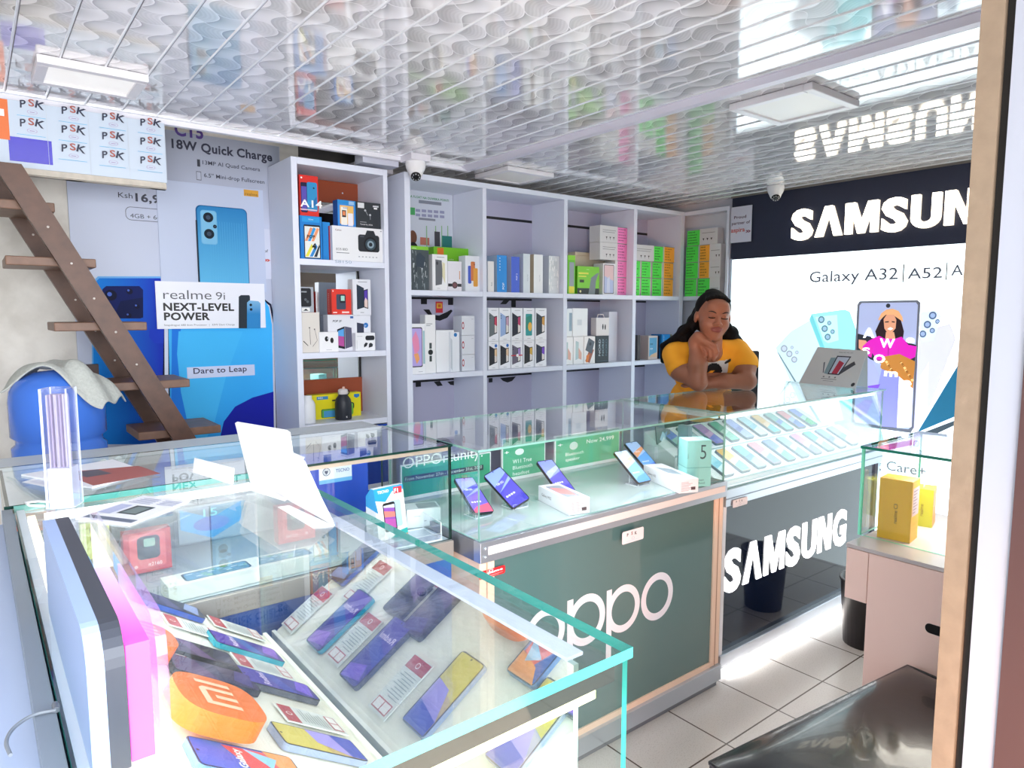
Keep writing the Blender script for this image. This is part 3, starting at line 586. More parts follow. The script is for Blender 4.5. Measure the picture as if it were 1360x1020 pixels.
# ---- phones on clear stands
def phone_mesh(b,w,h,t,body,screen,art=None,notch=True):
    """lying in x (width), z (height), screen towards -y"""
    n=5; r=.009; p=[]
    for cx,cz,a0 in ((w/2-r,h-r,0),(-w/2+r,h-r,90),(-w/2+r,r,180),(w/2-r,r,270)):
        for i in range(n+1): a=R(a0+90*i/n); p.append((cx+r*math.cos(a),0,cz+r*math.sin(a)))
    b.prism(p,(0,t,0),body); cv=Cv(b,(-w/2,-.0002,0),(1,0,0),(0,0,1),(0,-1,0),w,h,.00012)
    cv.rr(.015,.008,.985,.992,.0082,'#0c0d12'); cv.rr(.04,.018,.96,.982,.0075,screen)
    if art: art(cv)
    if notch: cv.disc(.5 if notch is True else .12,.955,.0022,'#060608')
    return b
def frame_mat(pos,x,up):
    x=V(x).normalized(); up=V(up); up=(up-x*up.dot(x)).normalized(); y=up.cross(x)   # x right, y back, z up
    return Mx(((x.x,y.x,up.x,pos[0]),(x.y,y.y,up.y,pos[1]),(x.z,y.z,up.z,pos[2]),(0,0,0,1)))
def galaxyart(c1,c2,c3):
    def f(cv):
        cv.poly([(.05,.45),(.95,.62),(.95,.975),(.06,.975)],c1); cv.poly([(.05,.45),(.5,.58),(.95,.70),(.95,.80),(.4,.7),(.05,.62)],c2); cv.poly([(.05,.02),(.95,.02),(.95,.25),(.3,.18),(.05,.1)],c3)
        for i in range(4): cv.disc(.2+.13*i,.30,.0035,'#e8eefc')
        cv.text('08:00',.2,.62,.009,'#eef2ff')
    return f
def standphone(M,label,screen,art,w=.071,h=.154,group='phones on clear stands in the green counter'):
    t=thing('smartphone',label,'smartphone',(0,0,0),0,group); t.matrix_world=M
    b=B(); phone_mesh(b,w,h,.008,mat('#23262e',.2),screen,art); o=b.build('body',t)
    b=B()
    for s in (-1,1):
        b.box(s*w/2-.0012,-.0115,.01,s*w/2+.0012,.010,.055,mat('#33363e',.3)) if 0 else None
    b.box(w/2,.002,.09,w/2+.0012,.006,.115,mat('#9a9ca6',.3)); b.build('side_button',t)
    return t
def clearstand(pos,label,group='clear acrylic phone stands',sc_=1.0):
    b=B(); w=.03*sc_
    b.box(-w,-.005,0,w,.055,.003,ACR,mat('#dfe9ee',.1)); b.box(-w,-.008,.0,w,-.005,.015,ACR,mat('#dfe9ee',.1))
    b.prism([(-w,.0,.003),(-w,.0025,.003),(-w,.052,.032),(-w,.0495,.032)],(2*w,0,0),ACR)
    b.box(-w*.6,.045,.0,w*.6,.048,.03,ACR,mat('#dfe9ee',.1))
    return loc_mesh(b,'phone_stand',pos,label,'phone stand',group)
K=.9387
up=(0,.83,.56)
for nm,bx_,by_,xx,u_,scr,ac,lab in (
  ('A',644,681,(1,-.04,-.08),(.08,.85,.52),'#6a5fd0',('#8f9df0','#4a4ac0','#e05a78'),'phone with violet and pink screen on a clear stand, at the left glass corner'),
  ('B',693,669,(.94,-.05,.34),(-.16,.82,.55),'#4a44b8',('#8fa6ee','#5a58c8','#3a36a8'),'phone with deep violet screen tilted sideways on a clear stand'),
  ('C',754.5,654,(1,-.03,0),(-.02,.82,.56),'#5a56c6',('#8f9df0','#c0c8f6','#3d3ab0'),'phone with violet screen behind the flat white phone box'),
  ('D',857,640,(1,0,0),(-.02,.80,.60),'#7fb2ea',('#c8def8','#e8d0b0','#4a90e0'),'phone with pale blue screen, left one of the pair before the white box end'),
  ('E',869,624,(1,-.05,0),(.03,.82,.56),'#5aa0e6',('#a8c8f4','#e8a070','#4a7ae0'),'phone with sky blue screen, behind and right of the other pale phone')):
    d=OD+.012 if nm!='E' else OD+.02; p=at(bx_,by_,'Z',d+.004)
    standphone(frame_mat((p.x,p.y,p.z),xx,u_),lab,scr,galaxyart(*ac))
    clearstand((p.x,p.y+.012,OD+.0002),'clear acrylic stand under the '+{'A':'violet and pink phone at the glass corner','B':'sideways tilted violet phone','C':'phone behind the flat white box','D':'front pale blue phone','E':'rear sky blue phone'}[nm])
# flat white phone boxes
def lying_box(x0,y0,zb,yaw,w,d,h,label,txt,side,top,group=None,name='phone_box',label_end=True):
    b=B(); b.box(-w/2,0,0,w/2,d,h,WHT)
    cv=Cv(b,(-w/2,0,0),(1,0,0),(0,0,1),(0,-1,0),w,h); cv.text(txt,.12,.42,.010,'#33363e')
    cv=Cv(b,(w/2,0,0),(0,1,0),(0,0,1),(1,0,0),d,h)
    if label_end:
        for i in range(7): cv.rect(.12,.15+.1*i,.5+.1*(i%3),.18+.1*i,'#b89aa0')
        cv.rect(.62,.2,.85,.42,'#5a4a50')
    cv=Cv(b,(-w/2,0,h),(1,0,0),(0,1,0),(0,0,1),w,d); cv.rr(.12,.15,.85,.85,.006,top); cv.poly([(.2,.25),(.6,.2),(.8,.7),(.4,.8)],side)
    return loc_mesh(b,name,(x0,y0,zb),label,'phone box',group,yaw)
def lb3(l,c,r,*a):
    L=at(*l,'Z',OD);C=at(*c,'Z',OD);Rr=at(*r,'Z',OD); m=(L+C)/2; lying_box(m.x,m.y,OD+.0003,math.atan2(C.y-L.y,C.x-L.x),(C-L).length,min((Rr-C).length,.075),*a)
lb3((715,664),(755,685),(780,678),.048,'flat white phone box with printed lid, in front of the violet phones','Galaxy M02','#e58a8a','#8f9aa8')
lb3((854.6,634),(901.6,655.8),(919.5,650.6),.048,'flat white phone box in front of the pale teal upright box','Galaxy A32','#9aa6b4','#e8edf2')
# teal upright box "5"
p=at(934,648,'Z',OD); b=B(); b.box(-.045,0,0,.045,.075,.165,mat('#8fd0cc',.35)); b.box(-.046,-.001,.068,.046,.076,.0695,mat('#4f9a98'))
cv=Cv(b,(-.045,0,0),(1,0,0),(0,0,1),(0,-1,0),.09,.165); cv.text('5',.54,.60,.055,'#3f5a5e',w=.022,bold=-.005); cv.text('oppo',.5,.13,.007,'#3f5a5e'); cv.text('Reno5',.5,.06,.007,'#3f5a5e'); cv.text('Reno',.06,.62,.006,'#4a7a7a',rot=90)
loc_mesh(b,'phone_box',(p.x,p.y+.02,OD+.0003),'upright pale teal box with numeral 5 at the right end of the green counter','phone box',None,-.50)
sq=at(916,600,'Y',1.66); sh_=at(916,566,'Y',1.66).z-OD; b=B(); b.box(-.012,0,0,.012,.05,sh_,mat('#7a9aa2',.4)); loc_mesh(b,'phone_box',(sq.x,1.66,OD+.0003),'slim grey box standing behind the teal box with the numeral','phone box')
# dark leaning picture board
c=[at(877,570,'Y',1.86),at(912,584,'Y',1.86),at(912,602,'Y',1.86),at(877,586,'Y',1.86)]
b=B(); a0=at(873,584,'Y',1.84); a1=at(912,600,'Y',1.84); hh=.075
b.box(0,0,0,.12,.004,hh,mat('#3a424c',.3)); cv=Cv(b,(0,-.0003,0),(1,0,0),(0,0,1),(0,-1,0),.12,hh); cv.poly([(.2,.3),(.45,.8),(.75,.6),(.9,.2),(.5,.1)],'#a9cbe0'); cv.poly([(.3,.2),(.5,.5),(.62,.25)],'#e8f2f6'); cv.poly([(.55,.7),(.8,.9),(.7,.5)],'#6a8fb0')
o=loc_mesh(b,'picture_card',(a0.x,1.84,a0.z-.02),'dark landscape card of a glowing phone leaning in the far corner of the green counter','card'); o.rotation_euler=(-.25,.22,.15)
b=B(); b.box(a0.x-.01,1.845,OD,a0.x+.10,1.90,a0.z-.03,WHT); tag(b.build('card_riser'),'white riser block under the dark landscape card','riser')
# ---- brand lettered counter at right (dark base)
SX0,SX1,SY0,SY1,SD,SZ=2.20,3.505,1.50,2.02,.736,1.033
scn=thing('display_counter','long glass counter on a navy base with glowing white letters','display counter',((SX0+SX1)/2,SY0,0))
counter(scn,SX0,SX1,SY0,SY1,SD,SZ,GLE)
b=B(); b.box(SX0,SY0,SD-.012,SX1,SY1,SD-.001,mat('#e6eef2',.3)); child(b,'deck',scn)
b=B(); b.box(SX0,SY0-.012,.672,SX1,SY0+.02,SD-.001,ALU); b.box(SX0,SY0-.014,.700,SX1,SY0-.012,.704,ALUD); child(b,'rail',scn,.0015)
b=B(); b.box(SX0,SY0-.002,.06,SX0+.02,SY0+.05,.672,mat('#e9e6ea',.35)); b.box(SX1-.02,SY0-.002,.06,SX1,SY0+.05,.672,ALU); child(b,'end_post',scn)
b=B(); b.box(SX0+.02,SY0+.012,.08,SX1-.02,SY0+.02,.672,mat('#0e1930',.05,spec=.35,coat=.15)); child(b,'front_panel',scn)
b=B(); b.box(SX0,SY0-.01,.025,SX1,SY0+.06,.080,ALU); child(b,'plinth',scn,.002)
b=B(); b.box(SX0,SY0+.06,0.0,SX0+.02,SY1,.72,WHT); b.box(SX1-.02,SY0+.06,0,SX1,SY1,.72,WHT); b.box(SX0+.02,SY1-.02,0,SX1-.02,SY1,.72,WHT); child(b,'carcass',scn)
b=B(); b.box(SX0+.02,SY0+.0,.012,SX1-.02,SY0+.02,.025,mat('#ffffff',.4,emit=3)); child(b,'floor_light_strip',scn)
o=strip_light('floor_glow',(SX0+SX1)/2-.1,SY0-.004,.022,SX1-SX0-.3,.02,.9); o.rotation_euler=(R(-25),0,0)
LB=mat('#ffffff',.4,emit=1.15); 
gl_=at(968,780,'Y',SY0+.004).x; gr_=at(1100,736,'Y',SY0+.004).x
block_letters('S\u039bMSUNG',.318,.484,2.235,2.235+(2.99-2.235)*6.25/4.85,SY0+.0115,.004,LB,LB,scn,'Y')
b=B(); b.box(SX0+.03,SY0+.03,SZ-.03,SX1-.03,SY0+.045,SZ-.018,mat('#ffffff',.4,emit=1.0)); b.box(SX0+.01,SY0+.028,SZ-.018,SX1-.01,SY0+.05,SZ-.008,ALU); child(b,'light_strip',scn)
b=B(); b.box(SX0+.01,SY0+.05,SZ-.03,SX0+.024,SY1-.02,SZ-.010,mat('#cfe6ea',.3,emit=.3)); child(b,'side_channel',scn)
strip_light('case_glow',(SX0+SX1)/2,SY0+.06,SZ-.035,1.2,.03,1.0)
# tiers
TW=mat('#eef6f8',.35)
def tier(y0,z0,y1,z1,x0,x1):
    b=B(); b.prism([(x0,y0,z0),(x0,y0,SD),(x0,y1,SD),(x0,y1,z1)],(x1-x0,0,0),TW); b.box(x0,y0-.004,z0-.0,x1,y0,z0+.008,mat('#bcd8dc',.2)); child(b,'display_ramp',scn)
tier(1.535,.752,1.70,.835,SX0+.03,SX1-.03); tier(1.755,.815,1.92,.90,SX0+.03,SX1-.03)
import itertools
pal=[('#8fcbd8','#c8e6ee','#6ab8d0'),('#d0a850','#60b8c4','#dcc0a0'),('#60a8a6','#8cc8c2','#5080c0'),('#d07c8c','#5074c0','#a0b8e8'),('#6480d8','#48b880','#a0d0c8'),('#78b0b4','#609cb0','#b8d8de'),('#a878c0','#6070d0','#d0a0d0'),('#50a890','#78c8b4','#c0e0d8'),('#7090d8','#a0b8e8','#5870c0')]
ang=math.atan2(.083,.165); upv=(0,math.cos(ang),math.sin(ang))
def slab(i,y0,z0,xc,row,label,group,tall=.15):
    b=B(); c=pal[i%9]; c2=('#9ab0c0','#b8c4cc','#8aa4b8')[i%3]
    def art(cv): cv.poly([(.06,.03),(.94,.03),(.94,.45),(.06,.3)],c[1]); cv.poly([(.06,.3),(.94,.45),(.94,.62),(.06,.5)],c[2])
    phone_mesh(b,.068,tall,.011,mat('#5f7686',.3),c[0],art,False)
    o=b.build('display_phone'); o.matrix_world=frame_mat((xc,y0,z0),(1,0,0),upv); tag(o,label,'smartphone',group)
ords=['first','second','third','fourth','fifth','sixth','seventh','eighth','ninth','tenth']
n_=10
for i in range(n_):
    X=SX0+.115+.115*i; slab(i,1.545+.004,.752+.0185,X,0,'slim pale phone on the lower ramp, %s from the left'%ords[i],'phones on the lower ramp of the navy counter')
for i in range(10):
    X=SX0+.115+.115*i+.02; slab(i+4,1.765+.004,.815+.0185,X,1,'slim pale phone on the upper ramp, %s from the left'%ords[i],'phones on the upper ramp of the navy counter')
sticker('shop_sticker','Y',SY0-.016,973,659,993,675,'#f0e3e4',psks,'small white shop sticker at the left end of the navy counter rail')
# tent card on top
b=B(); z=SZ+.0005; yb=1.93; c=[at(1061,508.5,'Z',z),at(1136,516,'Z',z)]; A,Bp=c[0],c[1]; 
dirn=(Bp-A).normalized(); back=V((-dirn.y,dirn.x,0)); 
def onp(x,y,lean):
    n=dirn.cross(V((0,0,1))+back*lean).normalized(); return atp(x,y,A,n)
tl=onp(1086,461,.25); tr=onp(1152,464,.25); tr=onp(1152,466,.25)
q=[A,Bp,tr,tl]; b.prism([tuple(v) for v in q],tuple(back*.002),mat('#dededf',.5)); 
foot=[tl+back*.002,tr+back*.002,Bp+back*.10,A+back*.10]; b.prism([tuple(v) for v in foot],tuple(back*.002),mat('#c8c9cc',.5))
u=(Bp-A); wv=((tl-A)); nn=u.cross(wv).normalized(); 
if nn.dot(EYE-A)<0: nn=-nn
cv=Cv(b,A,u,wv,nn,1,1,.0001)
cv.poly([(.42,.3),(.62,.3),(.66,.80),(.42,.80)],'#3a3a48'); cv.poly([(.44,.33),(.60,.33),(.64,.77),(.44,.77)],'#cfd8ea'); cv.poly([(.48,.33),(.58,.33),(.60,.62),(.50,.68)],'#c23a52'); cv.poly([(.35,.32),(.42,.3),(.42,.75),(.33,.74)],'#8fa8b4'); cv.poly([(.25,.6),(.33,.32),(.34,.34),(.27,.62)],'#6a6e78'); cv.poly([(.62,.3),(.80,.6),(.75,.68),(.64,.52)],'#4f525c')
cv.text('Galaxy A32 | A52 | A72',.42,.88,.006,'#4a4b50'); cv.rect(.35,.17,.62,.185,'#85868c'); cv.rect(.4,.12,.58,.13,'#85868c'); cv.ell(.93,.09,.03,.05,'#3a3c44')
for i in range(3): cv.ell(.38+.1*i,.23,.015,.02,'#85868c')
o=b.build('tent_card'); tag(o,'grey tent card with small phone pictures standing on the navy counter','card')
# ---- blue based counter behind (left)
TX0,TX1,TY0,TY1,TD=.03,1.018,1.565,1.97,.775
tcn=thing('display_counter','glass counter with black edges on a blue base, below the big posters','display counter',((TX0+TX1)/2,TY0,0))
counter(tcn,TX0,TX1,TY0,TY1,TD,ZT,GLD,over=.003)
b=B(); b.box(TX0,TY0,TD-.012,TX1,TY1,TD-.001,mat('#aebfc8',.25)); child(b,'deck',tcn)
b=B(); b.box(TX0,TY0-.01,.725,TX1,TY0+.015,TD-.0012,mat('#9a938c',.35,.4)); child(b,'rail',tcn,.0015)
b=B(); b.box(TX0,TY0+.004,.06,TX1,TY0+.012,.725,mat('#1c4fa0',.2)); child(b,'front_panel',tcn)
b=B(); b.box(TX0+.01,TY1,TD,TX1,TY1+.012,ZT-.01,mat('#3f86d8',.15,trans=0)) if 0 else b.box(TX0,TY1+.0,ZT-.035,TX1,TY1+.14,ZT-.002,mat('#b9c2c8',.4)); child(b,'rear_ledge',tcn,.002)
b=B(); b.box(TX0,TY1+.12,0,TX1,TY1+.14,ZT-.035,mat('#c9d0da',.5)); b.box(TX0,TY0+.015,0,TX0+.018,TY1+.12,TD-.012,WHT); b.box(TX1-.018,TY0+.015,0,TX1,TY1+.12,TD-.012,WHT); child(b,'carcass',tcn)
b=B(); b.box(TX0,TY0+G,ZT-.018,TX1,TY0+.012,ZT-G,mat('#b9a99a',.4,.3)); child(b,'top_channel',tcn)
# back board of this case: blue brand board and grey wood effect
def tec_board():
    b=B(); yy=TY1-.012; a=at(398,660,'Y',yy); c=at(488,600,'Y',yy); b.box(a.x,yy,TD,c.x,yy+.006,.985,mat('#1d49b4',.3)); cv=Wp(b,'Y',yy-.0004)
    p=cv.q(424,644); q=cv.q(467,618); cv.rect(p[0],p[1],q[0],q[1]+.003,'#dfe6ee'); cv.rect(p[0],p[1],q[0],p[1]+.012,'#6ab0de')
    e=cv.q(433.5,627); cv.ring(e[0],e[1],.0105,.0125,'#3a4a66',24); cv.poly([(e[0]-.006,e[1]+.004),(e[0]+.006,e[1]+.004),(e[0]+.005,e[1]-.003),(e[0],e[1]-.008),(e[0]-.005,e[1]-.003)],'#3a4a66'); cv.ring(e[0],e[1],.0085,.0092,'#3a4a66',24)
    cv.tt('TECNO',446,627.5,464,4.6,'#3a5a96',.01)
    tag(b.build('brand_board'),'blue brand board with a white round-crest card at the back of the blue based counter','board')
tec_board()
# upright split box F1
p=at(522,714,'Z',TD); b=B(); w=.098; h=.142; t=.062
b.prism([(-w/2,0,0),(-w/2,t,0),(-w/2,t,h*.82),(-w/2,t*.62,h),(-w/2,t*.38,h)],(w,0,0),WHT)
b.T=None; U=V((0,t*.38,h)); L=U.length
cv=Cv(b,(-w/2,0,0),(1,0,0),U.normalized(),(0,-h/L,t*.38/L),w,L)
cv.rect(0,.0,1,1,'#e9e8e6'); cv.poly([(0,.78),(.35,.72),(.62,.9),(1,.9),(1,1),(0,1)],'#1f93c8'); cv.text('TECNO',.12,.90,.008,'#fff',bold=.02); cv.rect(.66,.84,.95,.97,'#d8283a'); cv.text('F1',.69,.86,.012,'#fff',bold=.03)
cv.rr(.46,.2,.86,.72,.006,'#a8c4dc'); cv.rr(.24,.14,.66,.70,.006,'#15161c'); cv.rect(.27,.19,.63,.65,'#8a4aa8'); cv.poly([(.27,.4),(.63,.36),(.63,.19),(.27,.19)],'#b050a0'); cv.poly([(.27,.55),(.63,.5),(.63,.4),(.27,.43)],'#e87a70'); cv.poly([(.27,.62),(.63,.58),(.63,.65),(.27,.65)],'#d8e8f6')
cv.poly([(.4,0),(1,0),(1,.14),(.75,.12)],'#2fa8a0'); cv.text('6',.66,.02,.008,'#fff'); cv.rect(.82,0,1,.03,'#e8883a')
cv=Cv(b,(-w/2,t,0),(0,-1,0),(0,0,1),(-1,0,0),t,h); cv.poly([(0,.62),(1,.55),(.72,.82),(.62,1),(.38,1),(0,.82)],'#3fa8e6')
loc_mesh(b,'phone_box',(p.x,p.y-.005,TD+.0005),'white and cyan gable shaped phone box with red badge in the blue based counter','phone box',None,.12)
# hazy display box and acrylic riser in the right end
b=B(); b.box(0,0,0,.10,.07,.055,mat('#d9e4e6',.3)); cv=Cv(b,(0,0,0),(1,0,0),(0,0,1),(0,-1,0),.10,.055); cv.rect(.5,.3,.58,.36,'#8a9298'); cv.rect(.2,.6,.4,.63,'#a0a8b0'); cv=Cv(b,(0,0,.055),(1,0,0),(0,1,0),(0,0,1),.1,.07); cv.rr(.35,.1,.95,.9,.004,'#8f9ea0')
p=at(565,700,'Z',TD); loc_mesh(b,'phone_box',(p.x-.05,p.y+.02,TD+.0003),'plain pale grey phone box beside the gable shaped box','phone box',None,-.35)
b=B(); b.box(0,0,0,.16,.12,.004,ACR,mat('#e6f0f2',.1)); b.box(0,.0,.004,.16,.003,.02,ACR,mat('#e6f0f2',.1)); b.box(.157,0.003,.004,.16,.12,.05,ACR,mat('#e6f0f2',.1)); p=at(560,722,'Z',TD); loc_mesh(b,'acrylic_tray',(p.x-.10,p.y+.005,TD+.0002),'clear acrylic tray on the deck at the right end of the blue based counter','tray',None,-.1)
bpy.data.objects['acrylic_tray'].location.z=TD+.0003
strip_light('blue_case_glow',.55,TY0+.05,ZT-.035,.8,.02,.35)
strip_light('green_case_glow',(OX0+OX1)/2,OY0+.05,ZT-.012,.9,.02,1.2)
# boxes at the left end of the blue based counter
def upbox(x0,y0,x1,y1,yy,d,base,fn,label,name='phone_box',rz=0,lean=-.12,cat='phone box'):
    a=at(x0,y1,'Y',yy); c=at(x1,y0,'Y',yy); w=c.x-a.x; h=c.z-a.z; b=B(); b.box(0,0,0,w,d,h,base); cv=Cv(b,(0,0,0),(1,0,0),(0,0,1),(0,-1,0),w,h); fn(cv)
    o=loc_mesh(b,name,(a.x,yy,max(a.z,TD+.001) if yy<2 else a.z),label,cat,None,rz); return o
def f_red(cv):
    cv.rr(.12,.1,.88,.95,.008,'#e4676a'); cv.rr(.28,.32,.76,.88,.01,'#4a5258'); cv.rr(.42,.62,.66,.82,.004,'#9ac0b0'); cv.text('it2160',.5,.14,.009,'#fff'); cv.disc(.24,.17,.004,'#f4d0d0')
upbox(166,700,226,766,1.80,.035,'#c8373c',f_red,'red feature phone box seen through the glass top, below the paper leaflet')
def f_sp(cv): cv.rect(.05,.5,.95,.97,'#b8665a'); cv.poly([(.05,.1),(.95,.1),(.95,.5),(.05,.6)],'#5f7f96'); cv.text('SPARK4',.2,.42,.008,'#f0f0f0'); cv.rect(.1,.6,.9,.9,'#8a5a58')
upbox(22,674,76,742,1.76,.03,'#7c8896',f_sp,'muted blue and rust phone box at the far left end under the glass')
def f_gr(cv): cv.text('RK',.3,.72,.012,'#3a3f30'); cv.text('GO',.3,.45,.016,'#3a3f30'); cv.rect(.93,0,1,1,'#3a4a3c')
upbox(109,690,147,745,1.78,.03,'#d9e08a',f_gr,'yellow green phone box next to the red feature phone box')
def f_15(cv): cv.poly([(.5,.03),(.97,.4),(.97,.95),(.5,.6)],'#2a86c4'); cv.poly([(.5,.03),(.03,.4),(.03,.95),(.5,.6)],'#4aa4dc'); cv.text('15',.38,.66,.022,'#a8f0f0',w=.035); cv.ell(.5,.45,.28,.2,'#5a6cc0')
upbox(238,662,322,724,1.90,.01,'#8a9aa6',f_15,'blue angular folded card with numeral 15 hanging at the back of the blue based counter',name='promo_card',cat='card')
# grey wood board behind
b=B(); m_,t_,bb_,M_,x_,y_,z_,o_=nodes_mat('grey_weathered_board',.6)
n_=t_.nodes.new('ShaderNodeTexNoise'); n_.inputs['Scale'].default_value=5; n_.inputs['Detail'].default_value=8; mp_=t_.nodes.new('ShaderNodeMapping'); mp_.inputs['Scale'].default_value=(1,1,14); t_.links.new(o_,mp_.inputs[0]); t_.links.new(mp_.outputs[0],n_.inputs[0])
t_.links.new(mixc(t_,n_.outputs[0],'#3f566a','#a6b2ba'),bb_.inputs['Base Color'])
b.box(TX0+.01,TY1-.006,TD,at(392,640,'Y',TY1).x,TY1,.90,m_); child(b,'back_board',tcn)
# long white phone box lying
p=at(290,782,'Z',TD+.02); b=B(); b.box(-.10,0,0,.115,.075,.035,mat('#dfe3dc',.4)); cv=Cv(b,(-.10,0,.035),(1,0,0),(0,1,0),(0,0,1),.215,.075); cv.rr(.18,.18,.86,.86,.008,'#33404c'); cv.rr(.2,.22,.84,.82,.007,'#5a8fb0')
rr_=random.Random(3)
for i in range(26): x=.22+.6*rr_.random(); y=.26+.5*rr_.random(); cv.rect(x,y,min(x+.06,.83),y+.05,('#7fc070','#9fd6ea','#3a6a4a','#d8e8f0')[i%4])
a_=at(205,790,'Z',TD+.035); loc_mesh(b,'phone_box',(.40,1.585,TD+.0003),'long white phone box with a landscape phone picture, lying inside the blue based counter','phone box',None,.02)
# ================================================================== FRONT COUNTER (nearest)
FX0,FX1,FY0,FY1,FD=.045,.535,.478,1.552,.60
fc=thing('display_counter','nearest glass counter with teal edges holding angled rows of phones','display counter',((FX0+FX1)/2,FY0,0))
EB=mat('#35aaa0',.12,spec=.8)
b=B(); b.box(FX0-.004,FY0-.004,ZT-.012,FX1+.004,FY1+.004,ZT,GL,EB); child(b,'top_glass',fc)
b=B(); b.box(FX0,FY0,FD,FX1,FY0+.007,ZT-.012,glass('front_pane',(.93,.98,.96),1.22),EB); child(b,'front_glass',fc)
b=B(); b.box(FX1-.051,FY0+.03,FD,FX1-.044,FY1,ZT-.017,PANE,mat('#9fb8b4',.3)); child(b,'side_glass',fc)
FRM=mat('#d4dcea',.35,.2)
b=B(); b.box(FX0-.0,FY0,.0,FX0+.012,FY1,ZT-.008,mat('#dfe8f6',.4)); child(b,'side_panel',fc)
b=B(); b.box(FX0-.06,FY0-.15,.0,FX0-.006,FY1,ZT-.03,mat('#a9b9d6',.4)); b.box(FX0-.022,FY0-.15,ZT-.03,FX0-.006,FY1,ZT-.004,mat('#7f8a96',.4)); child(b,'outer_rail',fc)
b=B(); b.box(FX0,FY0,0,FX1,FY1,FD-.001,mat('#d6dbe0',.5)); child(b,'base_cabinet',fc)
CRM=mat('#fff6d8',.4,emit=.7)
b=B(); b.box(FX0+.014,FY0+.02,ZT-.030,FX0+.026,FY1-.04,ZT-.012,CRM); child(b,'light_strip',fc)
b=B(); b.box(FX0+.04,FY1-.050,ZT-.026,FX1-.05,FY1-.036,ZT-.012,mat('#ffffff',.4,emit=.9)); child(b,'light_strip',fc)
b=B(); b.box(FX0+.02,FY0+.0072,ZT-.038,FX1-.012,FY0+.013,ZT-.0135,mat('#1b1d1d',.4)); b.box(FX0+.02,FY0+.008,ZT-.048,FX1-.04,FY0+.018,ZT-.038,mat('#fff3b0',.4,emit=1.8)); child(b,'light_strip',fc)
b=B(); b.box(FX1-.052,FY0+.04,ZT-.0165,FX1-.028,FY1-.02,ZT-.0125,mat('#d3def6',.3)); child(b,'edge_channel',fc)
strip_light('front_case_glow',FX0+.05,(FY0+FY1)/2,ZT-.035,.03,.9,1.2,(1,.97,.88)); o=strip_light('front_case_glow',(FX0+FX1)/2,FY0+.035,ZT-.05,.4,.02,.9,(1,.96,.8)); o=strip_light('front_case_glow',(FX0+FX1)/2,FY1-.055,ZT-.03,.38,.02,.35)
# sloping display board
BA=V((.47,0,.683)); sd_=V((-.316+.47,0,.102)).normalized(); sd_=V((-.839,0,.545)); bn=V((.545,0,.839))   # up the slope; normal
BW=mat('#f3f1e6',.4)
b=B(); x1=BA+sd_*.43; b.prism([(BA.x,FY0+.02,BA.z),(x1.x,FY0+.02,x1.z),(x1.x,FY0+.02,FD),(BA.x,FY0+.02,FD)],(0,1.50-FY0-.02,0),BW); child(b,'sloping_board',fc)
b=B(); b.box(BA.x,FY0+.02,FD,BA.x+.008,1.50,BA.z+.006,mat('#e9ece6',.3));  child(b,'board_lip',fc)
def onboard(x,y,h=0): return atp(x,y,BA+bn*h,bn)
BM=lambda p:frame_mat((p.x,p.y,p.z),(0,1,0),tuple(sd_))
def Mboard(x,y,L,h,yaw=0):
    p=onboard(x,y,h); a=yaw; xd=V((0,1,0))*math.cos(a)+sd_*math.sin(a); up=sd_*math.cos(a)-V((0,1,0))*math.sin(a)
    o=p-up*(L/2); return frame_mat((o.x,o.y,o.z),tuple(xd),tuple(up))
def art_redmi(txt='Redmi',c1='#5a3fb0',c2='#3a6ab8',c3='#8a5ad0'):
    def f(cv):
        cv.poly([(.05,.5),(.95,.7),(.95,.975),(.05,.975)],c1); cv.poly([(.05,.3),(.95,.5),(.95,.7),(.05,.5)],c2); cv.poly([(.1,.1),(.9,.02),(.95,.2),(.3,.3)],c3)
        cv.text(txt,.78,.62,.017,'#f2d8ff',rot=90,bold=.02) if 0 else cv.text(txt,.5,.66,.015,'#f2e0ff',al=.5,bold=.02)
    return f
def bphone(x,y,label,body,scr,art,yaw=0,L=.152):
    t=thing('smartphone',label,'smartphone',(0,0,0),0,'phones on the sloping board of the nearest counter'); t.matrix_world=Mboard(x,y,L,.0115,yaw)
    b=B(); phone_mesh(b,.071,L,.0095,mat(body,.2),scr,art); b.build('body',t)
    b=B(); b.box(.0355,.002,.09,.0367,.006,.115,mat(body,.3)); b.build('side_button',t); return t
bphone(328,858,'teal edged phone with a purple word screen, beside the far price tag','#2a9ab0','#4a3f9a',art_redmi())
bphone(370,907,'dark edged phone with blue and purple word screen, right of the big orange disc','#4a505c','#3f3a98',art_redmi(c1='#4a3aa8',c2='#3a4ab0',c3='#7a5ad8'))
bphone(258,862,'black phone with dim purple screen just past the big orange disc','#3a3d44','#2a2438',art_redmi('',"#4a3560",'#6a4a80','#3a3a58'))
bphone(222,800,'blue edged phone with dark screen, furthest left behind the small orange disc','#3a5ab0','#1f2438',art_redmi('','#2a2a50','#3f3a68','#7a8ab8'))
def art_gal(cv): cv.poly([(.05,.6),(.5,.6),(.95,.9),(.95,.975),(.05,.975)],'#2a5ac0'); cv.poly([(.1,.5),(.9,.7),(.9,.3),(.4,.2)],'#d84a50'); cv.poly([(.05,.02),(.95,.02),(.95,.3),(.3,.2)],'#e8985a'); cv.poly([(.3,.3),(.9,.5),(.7,.2)],'#8ac0e8'); cv.text('Galaxy',.5,.55,.012,'#fff',al=.5,bold=.02)
bphone(330,1010,'multicoloured screen phone nearest the camera, below the big orange disc','#5f7fb0','#3a64b8',art_gal)
def art_wave(cv): cv.poly([(.05,.45),(.95,.6),(.95,.975),(.05,.975)],'#d8c860'); cv.poly([(.05,.2),(.95,.3),(.95,.6),(.4,.55)],'#a89ae8'); cv.poly([(.05,.02),(.95,.02),(.95,.3),(.05,.2)],'#4a5ac0')
